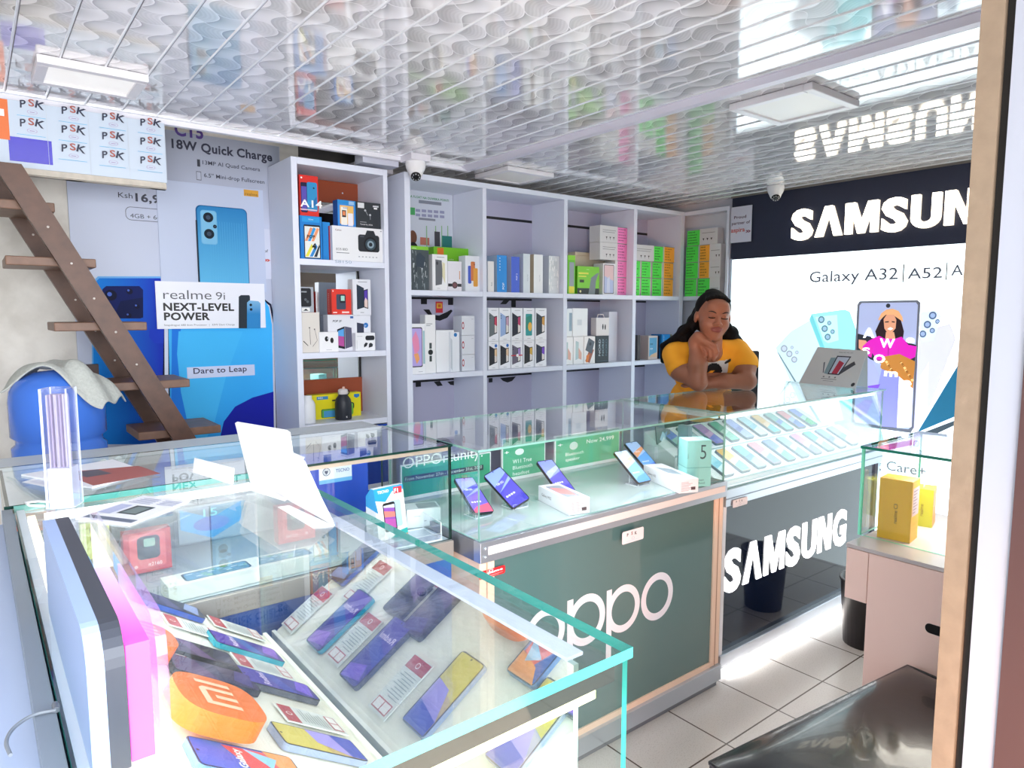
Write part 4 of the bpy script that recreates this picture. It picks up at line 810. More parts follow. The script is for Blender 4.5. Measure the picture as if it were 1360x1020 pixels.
bphone(425,985,'phone with yellow and lilac screen near the front right corner','#8a96b0','#c8b070',art_wave)
bphone(285,893,'dark phone mostly hidden behind the big orange disc','#2a2c38','#3a2a50',art_redmi('','#5a3a70','#2a2a58','#4a3a80'))
bphone(470,1075,'phone in the front row behind the front glass','#8a96b0','#a8a8b8',art_wave)
bphone(390,1100,'phone at the front edge of the board','#4a505c','#3f3a98',art_redmi())
def tag_art(b,w,h):
    cv=Cv(b,(-w/2,-.0002,0),(1,0,0),(0,0,1),(0,-1,0),w,h,.00012); cv.rect(.02,.76,.98,.98,'#b8464e'); cv.disc(.5,.87,.006,'#fff'); cv.disc(.5,.87,.0045,'#b8464e'); cv.rect(.1,.04,.9,.22,'#c0505a'); cv.rect(.14,.06,.48,.20,'#f2eeee'); cv.rect(.52,.06,.86,.20,'#f2eeee')
    for i in range(9): cv.rect(.1,.28+.05*i,.6+.3*((i*37)%10)/10,.295+.05*i,'#9aa4a4')
def btag(x,y,label,yaw=0):
    b=B(); w,h=.062,.12; b.box(-w/2,0,0,w/2,.002,h,mat('#e3e8e6',.4)); tag_art(b,w,h); o=b.build('price_card'); o.matrix_world=Mboard(x,y,h,.006,yaw); tag(o,label,'price card','spec cards on the sloping board')
btag(314,834,'spec card with red header beyond the teal edged phone'); btag(350,885,'spec card between the teal edged and the dark edged phone'); btag(414,955,'spec card before the yellow screen phone'); btag(258,833,'spec card behind the dim purple phone'); btag(205,862,'spec card on the upper row beside the orange discs')
# orange discs with logo
OR=mat('#ee7414',.45); ORD=mat('#e86a0c',.45); PCH=mat('#f7d2b0',.4)
def disc_sign(x,y,h,rad,label,T=.028,side=None):
    p=onboard(x,y,h); M=frame_mat((p.x,p.y,p.z),(0,1,0),tuple(sd_)); b=B(); n=48; pts=[]
    for i in range(n):
        a=2*math.pi*i/n; e=3.2; c,s=math.cos(a),math.sin(a); r=rad/((abs(c)**e+abs(s)**e)**(1/e)); pts.append((r*c,0,r*s))
    b.add([p_ for p_ in pts]+[(x_,T,z_) for x_,_,z_ in pts],[tuple(range(n))],OR); b.add([p_ for p_ in pts]+[(x_,T,z_) for x_,_,z_ in pts],[(i,(i+1)%n,n+(i+1)%n,n+i) for i in range(n)]+[tuple(range(n,2*n))],ORD)
    cv=Cv(b,(-rad,-.0003,-rad),(1,0,0),(0,0,1),(0,-1,0),2*rad,2*rad,.0001)
    cv.rect(.24,.30,.32,.72,PCH); cv.rect(.24,.64,.60,.72,PCH); cv.poly([(.52,.72),(.62,.72),(.68,.66),(.68,.30),(.60,.30),(.60,.64)],PCH); cv.rect(.42,.30,.50,.56,PCH); cv.rect(.76,.30,.84,.72,PCH)
    o=b.build('logo_disc'); o.matrix_world=M; tag(o,label,'logo disc','orange logo discs')
disc_sign(292,925,.045,.062,'large orange squircle block with a pale logo, on the sloping board'); disc_sign(196,838,.045,.046,'smaller orange block partly behind the pink light box')
# ---- acrylic light box (magenta) standing at the left edge
lb=thing('light_box','clear acrylic light box with black frame and magenta glow standing on the nearest counter','light box',(.085,.78,ZT))
AX0,AX1,AY0,AY1,AZ=.052,.108,.585,.965,1.158
def rrbox(b,x0,x1,m,r=.03):
    p=[]
    for cy,cz,a0 in ((AY1-.006,AZ-.006,0),(AY0+r,AZ-r,90)):
        rr=.006 if a0==0 else r
        for i in range(7): a=R(a0+90*i/6); p.append((x0,cy+rr*math.cos(a),cz+rr*math.sin(a)))
    p+=[(x0,AY0,ZT+.001),(x0,AY1,ZT+.001)]; b.prism(p,(x1-x0,0,0),m)
b=B(); rrbox(b,AX0,AX0+.012,mat('#98b0dc',.3)); child(b,'back_plate',lb)
b=B(); rrbox(b,AX0+.012,AX0+.026,mat('#3a3f4a',.35)); child(b,'black_frame',lb)
MGT=glass('magenta_acrylic',(1.0,.72,.95),1.45,.05); 
b=B(); rrbox(b,AX0+.048,AX1,glass('clear_cover',(.96,.93,1.0),1.45,.03)); child(b,'clear_cover',lb)
MG2=two_tone('magenta_glow','#ff58d0','#b9c8ff','Y',AY0+.02,AY0+.26,emit=.35)
b=B(); b.box(AX0+.027,AY0+.004,ZT+.002,AX0+.044,AY0+.21,AZ-.016,MG2); b.box(AX0+.028,AY0+.22,ZT+.002,AX0+.040,AY1-.01,AZ-.07,mat('#f2dcc8',.4)); b.box(AX0+.030,AY0+.26,AZ-.05,AX0+.036,AY0+.30,AZ-.03,mat('#3aa0e8',.4,emit=.4)); child(b,'glowing_core',lb)
# cable
b=B(); p=[at(x,y,'Z',1.0415) for x,y in ((75,943),(45,948),(18,965),(6,985),(14,1003))]
pts=list(p)
for _k in range(3): pts=[pts[0]]+[v for a_,b_ in zip(pts,pts[1:]) for v in (a_.lerp(b_,.25),a_.lerp(b_,.75))]+[pts[-1]]
b.tube(pts,.0016,mat('#7d848c',.4),8); b.tube([p[0],p[0]+V((0,.012,.0))],.003,mat('#6a6f78',.4),8); o=b.build('power_cable'); tag(o,'thin grey cable looping at the left edge beside the light box','cable')
# ---- clear acrylic leaflet column
q0=at(78,668,'Z',ZT); q1=at(118,664,'Z',ZT); w=.045
ax=.118; ay=1.50; b=B(); h=at(95,514,'Y',ay).z-ZT; e=ACR; es=mat('#e9f0ff',.08)
t=thing('acrylic_holder','tall clear acrylic column holding thin sheets, on the nearest counter','holder',(ax,ay,ZT),-.48)
for (x0,y0,x1,y1) in ((-w/2,-w/2,w/2,-w/2+.003),(-w/2,w/2-.003,w/2,w/2),(-w/2,-w/2+.003,-w/2+.003,w/2-.003),(w/2-.003,-w/2+.003,w/2,w/2-.003)): b.box(x0,y0,.001,x1,y1,h,e,es)
b.build('clear_case',t); b=B()
for i in range(6): b.box(-w/2+.006+.005*i,-.012+.003*(i%3),.07,-w/2+.0085+.005*i,.014,h-.012,mat(('#dcd4ee','#c9bcdc','#e6e0f4')[i%3],.3,alpha=.6))
b.build('sheets',t); b=B(); b.box(-w/2+.004,-w/2+.004,.001,w/2-.004,w/2-.004,.075,mat('#dfe4f2',.3)); b.build('white_foot',t)
b=B(); p=[V((-.03,-.01,.004)),V((-.055,-.01,.006)),V((-.07,.005,.008)),V((-.055,.02,.006)),V((-.03,.018,.004))]; b.tube(p,.0022,mat('#f4f6fa',.3),8); b.build('cord_loop',t)
# ---- papers
def paper(corners,z,label,draw,th=.002,base='#eef2fb',name='paper_leaflet'):
    b=B(); P=[at(x,y,'Z',z) for x,y in corners]; b.prism([tuple(p) for p in P],(0,0,-th),mat(base,.45)); u=P[1]-P[0]; w_=P[3]-P[0]
    cv=Cv(b,P[0],u,w_,(0,0,1),1,1,.00008); draw(cv); return tag(b.build(name),label,'leaflet')
def d1(cv):
    cv.rect(.05,.06,.95,.16,'#6a7488'); cv.rect(.36,.3,.72,.62,'#3f4a4e'); cv.poly([(.4,.34),(.68,.34),(.66,.58),(.44,.58)],'#7a8a8a')
    for i in range(5): cv.rect(.08+.02*i,.70+.045*i,.5,.715+.045*i,'#8a94b8')
    for i in range(4): cv.rect(.6,.72+.05*i,.92,.735+.05*i,'#a0a8c4')
    cv.rect(.08,.25,.3,.6,'#b8c0e0')
paper([(100,688),(172,697),(252,664),(190,658)],ZT+.0032,'printed white leaflet with a dark picture, lying on the nearest counter beside the holder',d1,.003)
def d2(cv): cv.poly([(.2,.25),(.95,.05),(.98,.75),(.5,.9)],'#a8605c'); cv.poly([(.3,.3),(.6,.25),(.62,.5),(.35,.55)],'#5f5a66')
paper([(28,630),(122,647),(198,626),(150,610)],ZT+.004,'open magazine with white margins and rust red page on the blue based counter',d2,.0035,name='magazine')
paper([(30,640),(85,652),(150,640),(70,628)],ZT+.0004,'folded white sheets under the open magazine',lambda cv:cv.rect(.1,.1,.9,.9,'#d9deee'),.0003,name='paper_sheets')
# ---- white standing cards on the nearest counter
CW=mat('#fbfcff',.35)
def stand_card(f0,f1,top,label,flap=None,th=.0022,lean=0):
    z=ZT+.0006; A=at(*f0,'Z',z); Bq=at(*f1,'Z',z); d=(Bq-A).normalized(); nrm=d.cross(V((0,0,1))).normalized()
    if nrm.dot(EYE-A)<0: nrm=-nrm
    n2=(nrm+V((0,0,lean))).normalized(); P=[A,Bq]+[atp(x,y,A,n2) for x,y in top]
    root=thing('folded_card',label,'display card',A); b=B(); b.prism([tuple(p) for p in P],tuple(-n2*th),CW); child(b,'upright_face',root)
    if flap: b=B(); F=[at(x,y,'Z',z+.001) for x,y in flap]; b.prism([tuple(p) for p in F],(0,0,-.0012),CW); child(b,'foot_flap',root)
stand_card((332,640),(384,662),[(390,640),(403,607),(388,601),(384,574),(380,571),(315,560),(312,562)],'tall white folded display card, the further of the overlapping pair',[(330,640),(384,661),(378,665),(312,644)],lean=.12)
stand_card((382,664),(443,698),[(440,690),(426,662),(404,613),(398,607),(345,588),(352,640)],'tall white folded display card, the nearer of the overlapping pair',[(443,698),(416,701),(369,673),(384,671)],lean=.12)
stand_card((256,627),(309,643),[(310,622),(258,608)],'small white folded card standing left of the tall cards',[(309,643),(256,627),(250,624),(262,622)],lean=.1)
# ================================================================== PINK CABINET, BIN, BENCH
PK=mat('#ffdccf',.4); cx0,cy1=1.93,.90  # pink tint carries warm light from outside, put into the cabinet's colour
cb=thing('display_cabinet','pale pink side cabinet with small glass case on top, behind the door post','cabinet',(cx0,cy1,0))
a=at(1125,720,'Z',.76); cx0,cy1=a.x+.0,a.y
b=B(); b.box(cx0+.004,.43,0,2.42,cy1-.06,.745,PK); b.box(cx0,cy1-.06,.60,2.42,cy1,.745,PK); b.box(cx0,.43,0,cx0+.004,cy1-.0615,.745,PK); child(b,'body',cb,.001)
b=B(); b.box(cx0-.002,.43,.747,2.42,cy1+.002,.758,mat('#c9c0be',.25)); child(b,'top_board',cb,.001)
b=B(); s0=at(1229,826,'X',cx0-.0006); s1=at(1258,848,'X',cx0-.0006); cv=Cv(b,(cx0-.0006,0,0),(0,-1,0),(0,0,1),(-1,0,0),1,1); zc=at(1229,833,'X',cx0).z; cv.rr(-s0.y,zc-.012,-s0.y+.11,zc+.014,.012,mat('#0c0a0a',.8)); child(b,'handle_slot',cb)
gx,gy=2.0,.905; GZ=1.022
b=B(); b.box(gx-.004,.43,GZ-.008,2.40,gy+.004,GZ,GL,mat('#2f8f76',.15)); child(b,'top_glass',cb)
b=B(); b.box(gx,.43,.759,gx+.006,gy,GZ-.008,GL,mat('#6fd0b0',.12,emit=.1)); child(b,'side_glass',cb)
b=B(); b.box(gx+.006,gy-.006,.759,2.40,gy,GZ-.008,GL,mat('#6fd0b0',.12)); child(b,'end_glass',cb)
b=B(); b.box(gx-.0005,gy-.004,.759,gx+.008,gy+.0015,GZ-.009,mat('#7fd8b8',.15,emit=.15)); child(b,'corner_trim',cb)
def yb(x,y,w,d,h,front,side,label,txt,tab,rz):
    b=B(); b.box(-w/2,-d/2,0,w/2,d/2,h,mat(side,.4)); cv=Cv(b,(-w/2,d/2,0),(0,-1,0),(0,0,1),(-1,0,0),d,h); cv.rect(0,0,1,1,side); cv.text(txt,.58,.28,.010,'#6a5410',rot=90,bold=.01)
    cv=Cv(b,(-w/2,-d/2,0),(1,0,0),(0,0,1),(0,-1,0),w,h); cv.rect(0,0,1,1,front)
    if tab=='label':
        cv.rect(.12,.42,.94,.88,'#c9b8c0')
        for i in range(8): cv.rect(.18,.47+.05*i,.5+.35*((i*7)%5)/5,.485+.05*i,'#7a6a74')
        cv.rect(.12,.2,.9,.205,'#a08020'); cv.rect(.12,.28,.9,.285,'#a08020'); cv.rect(-.06,0,.02,1,'#c29410')
    else:
        cv.rr(.25,.5,.75,.85,.006,'#f0a878'); b.box(-.012,-.001,h,.012,.001,h+.004,mat('#d8d8d0')); b.box(-.012,-.001,h+.010,.012,.001,h+.014,mat('#d8d8d0')); b.box(-.012,-.001,h+.004,-.008,.001,h+.010,mat('#d8d8d0')); b.box(.008,-.001,h+.004,.012,.001,h+.010,mat('#d8d8d0'))
        for i in range(10): cv.rect(.08,.1+.07*i,.14,.13+.07*i,'#b0702a')
    loc_mesh(b,'phone_box',(x,y,.7585),label,'phone box',None,rz)
yb(2.065,.825,.072,.085,.175,'#e6b012','#f2bd0a','large yellow phone box at the corner of the small glass case','realme C3','label',.12)
yb(2.265,.835,.075,.06,.115,'#f0a030','#b8bc2a','smaller yellow green box with a hang tab in the small glass case','realme','tab',.25)
b=B(); b.box(2.25,.87,.759,2.33,.885,.83,mat('#9a958c',.6,bump=.3)); tag(b.build('grey_block'),'small grey block behind the yellow boxes in the glass case','block')
c_=[at(1243,718,'Z',.76),at(1268,735,'Z',.76),at(1290,690,'Z',.76),at(1262,680,'Z',.76)]
b=B()
OG=glass('orange_acrylic',(1.0,.78,.62),1.45,.05); b.box(0,0,.0,.16,.11,.003,OG,mat('#e8946a',.2)); b.box(0,0,.003,.16,.003,.03,OG,mat('#e8946a',.2)); b.prism([(0,.0,.003),(0,.003,.003),(0,.09,.08),(0,.087,.08)],(.16,0,0),OG)
loc_mesh(b,'acrylic_stand',(2.16,.60,.7585),'orange tinted acrylic stand in the small glass case by the door post','stand',None,.3)
b=B(); b.box(-.03,-.02,0,.03,.02,.008,mat('#c8405a',.4)); loc_mesh(b,'red_tag',(2.10,.565,.7585),'small red tag on the cabinet top beside the door post','tag',None,.5)
strip_light('cabinet_fill_light',2.2,.7,GZ-.02,.2,.3,1.2,(1,.90,.80))  # lamp added to warm and brighten the boxes; the case has no fitting
# bin
a=at(1135,862,'Z',0); b=B(); b.lathe([(.0,.0),(.085,.0),(.105,.27),(.11,.275),(.11,.285),(.10,.285),(.08,.01),(0,.01)],(0,0,0),mat('#2a2628',.4),28,cap=False)
loc_mesh(b,'waste_bin',(a.x+.09,a.y,.0),'black waste bin on the tiles under the end of the pink cabinet','bin')
# bench
bw=.75; be=thing('bench','low bench with shiny black leather cushion and brown sides by the door','bench',(1.14,.790,0),R(-6.5)); L_,D_=.745,.35
b=B(); n=30; vs=[];fs=[]
LE=mat('#18181b',.26,spec=.7,bump=.35,bscale=9,coat=.2)
for i in range(n+1):
    for j in range(n+1):
        u=i/n; v=j/n; e=min(u,1-u)*L_; f=min(v,1-v)*D_; g=1-math.exp(-e/.03); h=1-math.exp(-f/.03)
        z=.482+.022*g*h+.006*math.sin(u*4+1)*math.sin(v*5)-.004*math.exp(-((u-.45)**2+(v-.45)**2)/.01)*math.sin(60*(u+v*.6)); vs.append((u*L_,-v*D_,z))
for i in range(n):
    for j in range(n): a=i*(n+1)+j; fs.append((a,a+1,a+n+2,a+n+1)[::-1])
b.add(vs,fs,LE,True); rim=[vs[i*(n+1)] for i in range(n+1)]+[vs[n*(n+1)+j] for j in range(1,n+1)]+[vs[i*(n+1)+n] for i in range(n-1,-1,-1)]+[vs[j] for j in range(n-1,0,-1)]
k=len(rim); b.add(rim+[(x,y,.44) for x,y,z in rim],[(i,(i+1)%k,k+(i+1)%k,k+i) for i in range(k)],LE,True)
b.tube([(x,y,.479) for x,y,z in rim]+[(rim[0][0],rim[0][1],.479)],.004,LE,6); b.build('cushion',be)
b=B(); b.box(.005,-D_+.005,.05,L_-.005,-.005,.43,mat('#7a3a22',.35)); b.box(.0,-D_,.33,L_,0,.44,mat('#8a4226',.35)); b.build('box_frame',be,.003)
for x in (.03,L_-.06):
    for y in (-.06,-D_+.03): b=B(); b.box(x,y,0,x+.03,y+.03,.05,BLK); b.build('foot',be)
# ================================================================== SHELF UNITS
YF=2.9; YK=3.185; SHW=mat('#e4e9f8',.4,bump=.02); SHF=mat('#eef1fb',.4)
def zx(x,y,Y=YF): p=at(x,y,'Y',Y); return p.x,p.z
us=thing('shelf_unit','narrow tall white shelf unit with mirrored back and brown frame strips','shelf unit',(1.33,YF,0))
UX0,UX1=1.10,1.552; Z1,Z2,Z3=1.637,1.230,.912; TOPZ=2.06
def board(x0,y0,z0,x1,y1,z1,name,root,m=SHW): b=B(); b.box(x0,y0,z0,x1,y1,z1,m); return child(b,name,root,.0015)
board(UX0,YF,0,UX0+.026,YK,TOPZ,'side_panel',us); board(UX1-.022,YF,0,UX1,YK,TOPZ,'side_panel',us)
board(UX0+.026,YF,TOPZ-.028,UX1-.022,YK-.01,TOPZ,'top_panel',us)
for z in (Z1,Z2,Z3,.60): board(UX0+.026,YF+.002,z-.026,UX1-.022,YK-.015,z,'shelf',us)
BRN=mat('#9c4a2c',.45)
b=B(); b.box(UX0+.026,YK-.010,.62,UX1-.022,YK-.006,TOPZ-.03,mat('#e6edf0',.015,1.0)); child(b,'mirror',us)
b=B(); b.box(UX0+.026,YK-.02,1.93,UX1-.022,YK-.0105,2.03,BRN); b.box(UX0+.026,YK-.02,.91,UX1-.022,YK-.0105,1.085,BRN); b.box(UX1-.034,YK-.016,1.085,UX1-.023,YK-.0105,1.93,mat('#15161a')); b.box(UX0+.027,YK-.016,1.68,UX1-.034,YK-.0105,1.72,mat('#15161a'))
b.lathe([(.004,0),(0,.002)],(1.45,YK-.021,1.98),ALU,8,'Y'); child(b,'back_frame',us)
b=B(); cv=Wp(b,'Y',YF+.0015); cv.tt('S8150',445,349,467,4,'#8aa0b8',-.01); child(b,'shelf_marking',us)
b=B(); b.box(UX0+.027,YF+.004,.30,UX1-.023,YF+.012,.88,mat('#1d49b4',.35)); child(b,'lower_front',us)
wsu=thing('shelf_unit','wide white cubby shelf unit along the back wall, turning the corner at its right end','shelf unit',(2.6,YF,0))
WX0=1.638; SZ1,SZ2,SZ3=1.515,1.105,.70; TZ=2.038
DV=[(WX0,1.668),(2.092,2.116),(2.655,2.683),(3.235,3.265),(3.685,3.722)]
for i,(a,c) in enumerate(DV): board(a,YF-(.004 if i in(0,4) else 0),0,c,YK,TZ,'side_panel' if i in (0,) else 'divider',wsu)
board(WX0,YF-.003,TZ,3.722,YK,TZ+.026,'top_panel',wsu)
for (a,c),(d,e) in zip(DV,DV[1:]):
    for z in (SZ1,SZ2,SZ3): board(c,YF+.002,z-.026,d,YK-.004,z,'shelf',wsu)
# corner section on the right wall
CX=3.722; cy0,cy1=2.56,2.898
board(CX,cy0,0,3.796,cy0+.018,TZ,'side_panel',wsu)
for z in (SZ1,SZ2,SZ3): board(CX+.002,cy0+.018,z-.026,3.796,cy1,z,'shelf',wsu)
board(CX,cy0,TZ,3.796,cy1,TZ+.026,'top_panel',wsu)
b=B(); LV=mat('#c3c2da',.5); b.box(WX0+.03,YK-.003,.02,3.69,YK+.002,TZ,LV)
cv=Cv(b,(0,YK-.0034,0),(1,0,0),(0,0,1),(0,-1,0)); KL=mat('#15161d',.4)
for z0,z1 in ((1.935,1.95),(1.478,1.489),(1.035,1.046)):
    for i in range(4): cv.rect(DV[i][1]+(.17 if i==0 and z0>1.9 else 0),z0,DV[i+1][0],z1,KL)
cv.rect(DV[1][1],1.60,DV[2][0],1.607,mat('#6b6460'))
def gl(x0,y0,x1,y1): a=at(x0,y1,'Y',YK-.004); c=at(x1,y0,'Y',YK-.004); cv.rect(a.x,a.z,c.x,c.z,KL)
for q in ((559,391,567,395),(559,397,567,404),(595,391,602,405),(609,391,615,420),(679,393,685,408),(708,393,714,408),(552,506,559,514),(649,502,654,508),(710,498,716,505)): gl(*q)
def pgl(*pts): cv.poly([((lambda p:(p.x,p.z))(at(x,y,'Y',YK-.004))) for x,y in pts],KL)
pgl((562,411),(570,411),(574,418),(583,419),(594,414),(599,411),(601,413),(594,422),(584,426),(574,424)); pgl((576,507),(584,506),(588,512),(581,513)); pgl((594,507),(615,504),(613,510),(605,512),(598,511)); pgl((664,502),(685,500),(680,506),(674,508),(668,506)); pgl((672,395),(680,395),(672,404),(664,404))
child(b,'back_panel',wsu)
# poster with list inside first bay
b=B(); yy=YK-.012; a=at(538,330,'Y',yy); c=at(601,254,'Y',yy); b.box(DV[0][1]+.001,yy,1.52,c.x,yy+.002,c.z,mat('#d3dae8',.5)); cv=Wp(b,'Y',yy-.0004); cv.rect(DV[0][1]+.002,1.53,c.x-.001,1.70,two_tone('poster_green_fade','#7fa884','#d3dae8','Z',1.56,1.69))
cv.tt('A FLOAT NA OUWEKA POINTI',545,262,596,3.2,'#2f8f5a',.02)
for i in range(5):
    cv.box(552+8*i,278+i*.6,558+8*i,281+i*.6,'#9a9ec0'); cv.box(552+8*i,284+i*.6,558+8*i,287+i*.6,'#9a9ec0')
cv.box(544,276,551,285,'#4fae6a'); cv.box(556,269,586,269.7,'#8a90a0'); cv.box(556,291,578,291.7,'#8a90a0')
q=cv.q(548,315); cv.ell(q[0],q[1],.025,.035,'#7a4f3c'); cv.ell(q[0],q[1]-.055,.03,.03,'#1c1c22'); cv.box(558,316,570,325,'#c87a6a')
for x in (566,578,586,594): cv.box(x,300,x+1,328,'#8fbf94')
cv.box(577,308,584,327,'#4a4a50'); cv.box(587,314,600,328,'#2f7f7a')
tag(b.build('poster'),'green and white list poster with small photos behind the first cubby of the wide unit','poster')
b=B(); p=at(583.5,408,'Y',YK-.008); b.box(p.x-.022,YK-.008,p.z-.03,p.x+.022,YK-.0062,p.z+.03,mat('#d83a4a')); cv=Cv(b,(p.x-.022,YK-.0083,p.z-.03),(1,0,0),(0,0,1),(0,-1,0),.044,.06); cv.rect(.12,.4,.88,.85,'#e8b83a'); cv.rect(.3,.5,.7,.75,'#d8642a'); tag(b.build('round_sticker'),'small red and yellow sticker on the back wall of the wide unit','sticker')
bpy.data.objects['round_sticker'].name='bright_sticker'
BAYS=[(UX0+.026,UX1-.022)]+[(a[1],c[0]) for a,c in zip(DV,DV[1:])]
# ------------------------------------------------------------------ small goods
def box_at(x0,x1,ytop,zs,Y=2.93,d=.05,base='#eef0f6',art=None,side=None,name='phone_box',label='',cat='box',group=None,ybot=None,rz=0,top=None,ztop=None):
    """front face spans columns x0..x1 at depth Y, stands on zs, its top is seen at row ytop"""
    xm=(x0+x1)/2; X0_=at(x0,ytop,'Y',Y).x; X1_=at(x1,ytop,'Y',Y).x; zt=ztop if ztop else at(xm,ytop,'Y',Y).z
    for l_,r_ in BAYS:
        if l_-.03<X0_+(X1_-X0_)*.35<r_+.02: X0_=max(X0_,l_+.001); X1_=min(X1_,r_-.001)
    w=X1_-X0_; h=zt-zs-.0006
    b=B(); b.box(0,0,0,w,d,h,mat(base,.4) if isinstance(base,str) else base)
    cv=Cv(b,(0,0,0),(1,0,0),(0,0,1),(0,-1,0),w,h)
    if art: art(cv)
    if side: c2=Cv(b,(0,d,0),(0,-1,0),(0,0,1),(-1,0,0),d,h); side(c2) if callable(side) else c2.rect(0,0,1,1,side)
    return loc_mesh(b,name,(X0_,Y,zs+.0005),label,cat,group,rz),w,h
# narrow unit, top shelf
def a14(cv):
    cv.rr(.06,.08,.42,.82,.006,'#1c2044'); cv.rect(.1,.12,.38,.72,'#5a4fb0'); cv.rr(.40,.12,.94,.84,.008,'#2f90c8'); cv.poly([(.45,.2),(.9,.5),(.9,.3)],'#1f6fb0'); cv.disc(.76,.70,.004,'#12303f'); cv.text('A14',.02,.22,.032,'#fff',w=.098,bold=.02); cv.rect(.02,.14,.9,.165,'#f0d0d0'); cv.disc(.12,.93,.004,'#fff')
def pop4(cv):
    cv.rect(.1,.86,.9,.98,'#2a9be0'); cv.text('TECNO',.38,.91,.005,'#e8f6ff'); cv.rr(.16,.02,.92,.80,.005,'#14161c'); cv.rect(.2,.04,.88,.76,'#e6eae8'); 
    for x,c in ((.2,'#e89468'),(.34,'#2f9be0'),(.5,'#f0a070')): cv.poly([(x,.42),(x+.12,.42),(min(x+.38,.88),.72),(min(x+.26,.88),.74)],c)
    for x,c in ((.2,'#e6e04a'),(.4,'#2f88d0'),(.6,'#2a3440')): cv.poly([(x,.06),(x+.14,.06),(min(x+.38,.88),.30),(min(x+.30,.86),.36)],c)
    cv.text('POP',.30,.49,.014,'#0c0c10',bold=.03); cv.text('4',.52,.24,.026,'#0c0c10',bold=.04)
o,w_,h4=box_at(398,427,287,Z1,2.92,.05,'#1f7fd0',pop4,label='blue box with tilted colour stripes and numeral 4, top shelf of narrow unit')
zt4=Z1+h4+.001
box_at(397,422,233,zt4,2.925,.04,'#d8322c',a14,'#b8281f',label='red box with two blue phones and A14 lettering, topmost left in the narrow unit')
box_at(428,438,295,Z1,2.95,.05,'#2a8fdc',None,label='plain blue box edge between the striped box and the camera box')
box_at(437,441.5,300,Z1,2.94,.03,'#a8283c',None,label='thin dark red box edge beside the camera box')
def canon(cv):
    cv.text('Canon',.06,.86,.008,'#6a3a3a',bold=.01); cv.text('EOS 80D',.07,.30,.011,'#3a3c44'); cv.rect(.07,.22,.32,.24,'#7a8088')
    cv.rr(.50,.30,.93,.80,.012,'#2b2f36'); cv.poly([(.64,.78),(.68,.93),(.82,.93),(.86,.78)],'#2b2f36'); cv.ring(.75,.52,.026,.034,'#15171c',30); cv.disc(.75,.52,.026,'#3a4c58'); cv.disc(.75,.52,.017,'#8fa6b4'); cv.disc(.75,.52,.009,'#1c2630'); cv.rect(.54,.72,.62,.77,'#4a4f58')
    for i in range(6): cv.rect(.5+.07*i,.13,.53+.07*i,.16,'#a8acb4')
    cv.rect(.95,.92,.98,.94,'#6a6e76')
o,w_,hc=box_at(441,511,302,Z1,2.915,.11,'#eceef2',canon,label='large white camera box on the top shelf of the narrow unit',name='camera_box')
def nobox(cv): cv.rect(0,.86,1,1,'#2b8ed8'); cv.rect(.62,.84,.92,.97,'#9fc8ec'); cv.rect(.12,.1,.88,.80,'#f0c070'); cv.rr(.18,.06,.52,.74,.003,'#f6f2ea'); cv.rect(.24,.36,.46,.62,'#26262c'); cv.rect(.28,.42,.42,.58,'#e88a5a'); cv.rr(.56,.04,.84,.52,.003,'#f2eef6'); cv.text('GURU',.3,.68,.006,'#5a6ab0',bold=.02)
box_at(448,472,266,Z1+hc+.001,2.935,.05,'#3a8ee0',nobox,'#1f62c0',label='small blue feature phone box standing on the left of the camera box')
def akg(cv): cv.rect(.06,.76,.32,.96,'#dfe2e6'); cv.rect(.68,.84,.92,.9,'#cfd2d6'); cv.rect(.72,.76,.86,.82,'#f2f2f4'); cv.disc(.36,.68,.005,'#c2c6cc'); cv.disc(.56,.52,.005,'#c2c6cc'); cv.poly([(.36,.66),(.40,.66),(.48,.5),(.45,.5)],'#8a9098'); cv.rect(.55,.34,.575,.5,'#8a9098'); cv.text('Tuned by AKG',.14,.12,.006,'#e8e8ec',w=.062,bold=.015); cv.rect(.14,.22,.4,.24,'#b0b4ba')
box_at(473,508,269,Z1+hc+.001,2.93,.045,'#34393f',akg,label='dark grey earphone box standing on the right of the camera box',name='earphone_box')
# narrow unit, second shelf
def epw(cv): cv.poly([(.45,.6),(.47,.6),(.5,.2),(.47,.2)],'#6a6460'); cv.disc(.45,.62,.003,'#2a2628'); cv.disc(.72,.58,.003,'#2a2628'); cv.poly([(.1,.28),(.35,.16),(.36,.18),(.12,.3)],'#2a2628'); cv.poly([(.72,.58),(.74,.58),(.86,.3),(.6,.14),(.6,.16),(.84,.3)],'#6a6460')
o,w_,he=box_at(399,424,415,Z2,2.93,.05,'#ded9d2',epw,label='tall off-white wired earphone box at the left of the second shelf',name='earphone_box')
def epk(cv): cv.rr(.0,.22,.82,.95,.008,'#1c1f26'); cv.rect(.1,.78,.5,.83,'#9aa0a8'); cv.disc(.4,.5,.006,'#5a6068'); cv.disc(.55,.42,.006,'#5a6068'); cv.rr(.1,.02,.7,.18,.004,'#ececea'); cv.poly([(.2,.06),(.6,.06),(.4,.14)],'#1c1f26')
box_at(398,416,381,Z2+he+.001,2.94,.04,'#a8adb8',epk,label='grey box with black window stacked above the off-white earphone box',name='earphone_box')
def buds(cv): cv.ell(.38,.66,.10,.13,'#16181e'); cv.ell(.66,.58,.09,.14,'#16181e'); cv.ell(.46,.68,.05,.06,'#c8ccd2'); cv.rect(.35,.1,.65,.12,'#b8bcc4')
box_at(424,449,441,Z2,2.92,.05,'#f2f3f6',buds,label='small white earbuds box in front on the second shelf of the narrow unit',name='earbuds_box')
